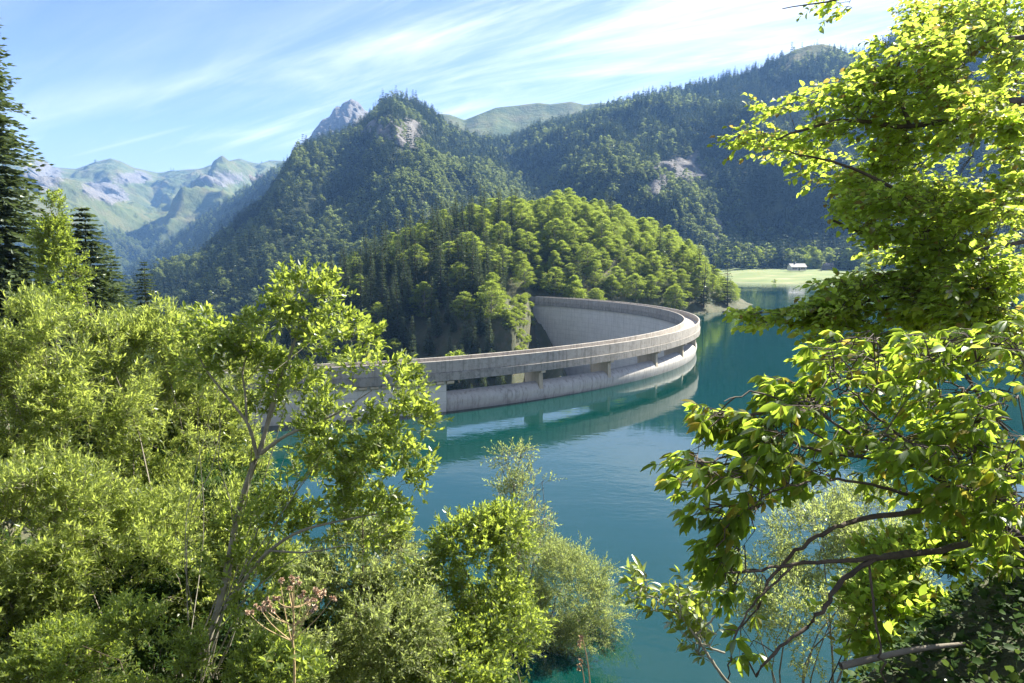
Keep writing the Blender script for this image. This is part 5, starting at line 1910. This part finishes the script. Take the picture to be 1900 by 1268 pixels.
ash_limbs = [
    ([at(2000, 1030, 3.4), at(1900, 1000, 3.4), at(1840, 955, 3.4), at(1760, 946, 3.3), at(1690, 950, 3.2), at(1600, 965, 3.2), at(1540, 985, 3.1), at(1490, 1010, 3.1), at(1445, 1055, 3.1), at(1412, 1110, 3.0), at(1404, 1130, 3.0)], 0.0222, 0.0064),
    ([at(2000, 1000, 3.5), at(1880, 990, 3.4), at(1790, 1010, 3.3), at(1700, 1030, 3.2), at(1620, 1037, 3.1), at(1540, 1042, 3.0), at(1450, 1052, 3.0), at(1360, 1062, 2.9)], 0.0252, 0.0048),
    ([at(1690, 1025, 3.2), at(1620, 1040, 3.1), at(1560, 1080, 3.0), at(1530, 1130, 2.9), at(1490, 1170, 2.9), at(1430, 1215, 2.8), at(1400, 1260, 2.8)], 0.0163, 0.0056),
    ([at(1830, 955, 3.4), at(1760, 900, 3.4), at(1680, 860, 3.3), at(1580, 845, 3.2), at(1500, 832, 3.2), at(1420, 810, 3.1), at(1340, 850, 3.0), at(1280, 860, 2.9)], 0.0148, 0.0032),
    ([at(1770, 905, 3.4), at(1660, 800, 3.3), at(1600, 750, 3.2), at(1550, 690, 3.2)], 0.0096, 0.0032),
    ([at(1640, 853, 3.3), at(1570, 800, 3.2), at(1500, 760, 3.1), at(1400, 730, 3.1), at(1340, 745, 3.0)], 0.0089, 0.0024),
    ([at(1760, 946, 3.4), at(1640, 905, 3.2), at(1540, 890, 3.1), at(1440, 910, 3.0), at(1370, 960, 3.0), at(1330, 1020, 2.9)], 0.0104, 0.0024),
    ([at(1580, 845, 3.2), at(1500, 800, 3.1), at(1430, 760, 3.0)], 0.0059, 0.0024),
    ([at(1860, 985, 3.4), at(1860, 860, 3.5), at(1820, 740, 3.6), at(1750, 650, 3.7), at(1660, 610, 3.7)], 0.0133, 0.0032),
    ([at(1870, 800, 3.5), at(1780, 720, 3.5), at(1690, 690, 3.5)], 0.0074, 0.0024),
    ([at(1612, 1040, 3.1), at(1620, 1120, 3.0), at(1635, 1210, 2.9), at(1640, 1262, 2.9)], 0.0059, 0.0048),
    ([at(1470, 1052, 3.0), at(1400, 1120, 2.9), at(1360, 1190, 2.8), at(1352, 1262, 2.8)], 0.0059, 0.0032),
]
broad_tree('fingered_leaf_tree', 'low tree with five fingered drooping leaves on dark bowed branches over the water', 'tree', at(2000, 1090, 3.5), ash_patches, ash_limbs, (.092, .036), 'ash', 'ash_single', 'bark_dark', 62, 0, 300, compound=5, twig_rad=.0025)

# ---- small leaved branch at the bottom, left of the fingered tree
sp_patches = [
    ([(1170, 1065), (1200, 1060), (1215, 1110), (1260, 1150), (1240, 1160), (1180, 1110)], 16, 3.6, 3.9, (-.7, 0, .6), .14, 8),
    ([(1230, 1090), (1330, 1075), (1340, 1180), (1280, 1190), (1220, 1130)], 36, 3.5, 4.0, (-.6, 0, .7), .14, 8),
    ([(1260, 1150), (1330, 1150), (1350, 1260), (1300, 1230)], 16, 3.4, 3.8, (-.5, 0, .6), .13, 8),
]
sp_limbs = [
    ([at(1420, 1330, 3.6), at(1345, 1260, 3.6), at(1310, 1210, 3.6), at(1280, 1165, 3.6), at(1235, 1120, 3.7), at(1200, 1100, 3.7), at(1182, 1075, 3.7)], .012, .003),
    ([at(1290, 1180, 3.6), at(1330, 1140, 3.6), at(1345, 1100, 3.7)], .007, .003),
    ([at(1345, 1212, 3.6), at(1280, 1190, 3.6)], .006, .003),
    ([at(1262, 1148, 3.6), at(1262, 1110, 3.6), at(1250, 1080, 3.6)], .005, .002),
]
broad_tree('sallow_branch', 'pale leafy branch rising over the water left of the dark bowed branches', 'plant', at(1420, 1330, 3.6), sp_patches, sp_limbs, (.068, .030), 'sallow', 'sallow_single', 'bark_pale', 63, 0, 220)

# ---------------------------------------------------------------- the shaded bank at lower right
def bank_z(X, Y):
    px_, py_, _ = pix(np.stack([X, Y, np.full_like(X, 20.9)], -1))
    z = 19.93 + .56 * np.maximum(X - 1.0, -3) + .10 * np.maximum(X - 2.6, 0) - .05 * (Y - 2.2)
    z = z - 1.6 * np.maximum(Y - (3.0 + .35 * (X - 1.2)), 0)
    z = z - 1.3 * np.maximum(1.05 - X, 0)
    return z + fbm(X * 1.3, Y * 1.3, 0, 14, 5) * .16 + fbm(X * 6, Y * 6, 0, 15, 3) * .035


heightfield('bank', -.6, 6.5, 120, 1.2, 5.6, 90, bank_z, 'earth')
r = np.random.default_rng(71)
q = np.column_stack([r.uniform(.9, 4.5, 15000), r.uniform(1.6, 4.2, 15000)])
dens = fbm(q[:, 0] * 2.2, q[:, 1] * 2.2, 0, 21, 3)
q = q[dens > -.18]
z = bank_z(q[:, 0], q[:, 1])
C = np.column_stack([q, z + r.uniform(.0, .11, len(q))])
D = unit(np.column_stack([r.normal(0, 1, len(q)), r.normal(-.2, 1, len(q)), r.normal(.15, .35, len(q))]))
W, Nn = frames(D, r)
L = r.uniform(.022, .055, len(q))
V, T = leaf_full(C, D, W, Nn, L, L * .42)
gc = link('ground_cover', mesh_np('ground_cover', V, tris=T, smooth=True, face_attrs={'tone': np.repeat(r.random(len(q)), 8)}), M['ivy'])
tag(gc, 'low dark green ground cover on the shaded bank at lower right', None, None, 'stuff')
# fallen dead branch on the bank
pth = smooth_path([at(1560, 1236, 2.92), at(1620, 1222, 2.95), at(1700, 1205, 3.0), at(1790, 1195, 3.05)], 18)
V, Q = tube(pth, np.linspace(.018, .010, 18), 7)
tag(link('dead_branch', mesh_np('dead_branch', V, Q, smooth=True), M['bark']), 'grey dead branch lying along the top of the shaded bank', 'branch')
pth = smooth_path([at(1762, 1150, 3.1), at(1735, 1190, 3.05), at(1770, 1170, 3.0), at(1850, 1160, 2.95)], 14)

# ---------------------------------------------------------------- dry umbel
ub = at(546, 1300, 5.0)
um = thing('dry_umbel', 'dried straw coloured umbel plant with rusty seed heads at the bottom', 'plant', tuple(ub))
r = np.random.default_rng(72)


def stalk(pts, ra, rb, name='stalk', parent=um, base=ub, mat='dry'):
    pth = smooth_path(pts, 10)
    V, Q = tube(pth - base, np.linspace(ra, rb, 10), 6)
    return link(name, mesh_np(name, V, Q, smooth=True), M[mat], parent)


def seed_head(c, parent, base, rad=.020, mat='rust', n=22):
    d = unit(r.normal(0, 1, (n, 3)) + np.array([0, 0, .5]))
    Wd, Nd = frames(d, r)
    V, T = rhombs(np.repeat(c[None] - base, n, 0), d, Wd, Nd, rad * r.uniform(.8, 1.4, n), rad * .42, .4)
    return link('seed_head', mesh_np('seed_head', V, tris=T), M[mat], parent)


stalk([ub, at(546, 1225, 5.0), at(543, 1190, 5.0), at(545, 1150, 5.0), at(541, 1100, 5.0)], .011, .006)
ends = [(462, 1140, 4.9), (488, 1128, 4.95), (502, 1118, 5.05), (520, 1080, 5.1), (545, 1074, 5.0), (554, 1080, 4.9), (586, 1098, 5.0), (578, 1115, 4.95), (594, 1103, 5.1), (617, 1110, 5.0), (585, 1130, 4.9), (570, 1116, 5.1), (480, 1126, 5.1), (503, 1130, 4.85), (536, 1092, 5.1), (562, 1102, 5.0), (604, 1102, 4.95), (512, 1112, 5.0)]
for k, (x, y, d) in enumerate(ends):
    j = [(541, 1190, 5.0), (545, 1162, 5.0), (542, 1128, 5.0)][k % 3]
    e_ = at(x, y, d)
    stalk([at(*j), at((x * .6 + j[0] * .4), (y * .55 + j[1] * .45) + 4, (d + j[2]) / 2), e_], .0042, .0022)
    for _ in range(3):
        seed_head(e_ + r.normal(0, .012, 3), um, ub)
for k in range(10):
    c = at(545 + r.normal(0, 30), 1225 + r.normal(0, 22), 5.0 + r.normal(0, .1))
    d = unit(r.normal(0, 1, (9, 3)) + np.array([0, 0, .3]))
    Wd, Nd = frames(d, r)
    V, T = leaf_full(np.repeat(c[None] - ub, 9, 0), d, Wd, Nd, .07, .016)
    link('leaf', mesh_np('leaf', V, tris=T, face_attrs={'tone': np.repeat(r.random(9), 8)}), M['sallow'], um)
# ---------------------------------------------------------------- two nodding dry stalks
for k, (pts, hx, lb) in enumerate(((((1098, 1310), (1093, 1250), (1088, 1215), (1081, 1187), (1078, 1182)), (1074, 1200), 'taller nodding brown stalk in front of the water at the bottom edge'),
                                ((((1088, 1310), (1084, 1265), (1080, 1240), (1077, 1230))), (1074, 1243), 'shorter nodding brown stalk in front of the water at the bottom edge'))):
    b = at(pts[0][0], pts[0][1], 3.0)
    s_ = thing('dry_stalk', lb, 'plant', tuple(b), 'nodding dry stalks')
    pth = smooth_path([at(x, y, 3.0) for x, y in pts], 14)
    V, Q = tube(pth - b, np.linspace(.0042, .0022, 14), 6)
    link('stalk', mesh_np('stalk', V, Q, smooth=True), M['straw'], s_)
    for q_ in range(3):
        seed_head(at(hx[0] + q_ * 2, hx[1] - q_ * 8, 3.0), s_, b, .013, 'straw', 12)
# ================================================================ air
hz_me = bpy.data.meshes.new('haze')
import bmesh
bm = bmesh.new()
bmesh.ops.create_cube(bm, size=1.0)
HB = ((-3600, -120, -240), (3600, 4500, 830))
for v in bm.verts:
    v.co = Vector([HB[0][k] + (v.co[k] + .5) * (HB[1][k] - HB[0][k]) for k in range(3)])
bm.to_mesh(hz_me); bm.free()
m, t, out = new_mat('valley_haze')
pv = N(t, 'ShaderNodeVolumePrincipled')
pv.inputs['Color'].default_value = (.24, .50, 1.0, 1)
pv.inputs['Density'].default_value = HAZE
pv.inputs['Anisotropy'].default_value = .12
lk(t, pv.outputs[0], out.inputs['Volume'])
haze = link('haze', hz_me, m)
haze['kind'] = 'stuff'
_tri = sum(len(o.data.loop_triangles) if o.data.loop_triangles else sum(max(0, p.loop_total - 2) for p in o.data.polygons) for o in {o.data.name: o for o in bpy.data.objects if o.type == 'MESH'}.values())
print('triangles (unique meshes):', _tri)
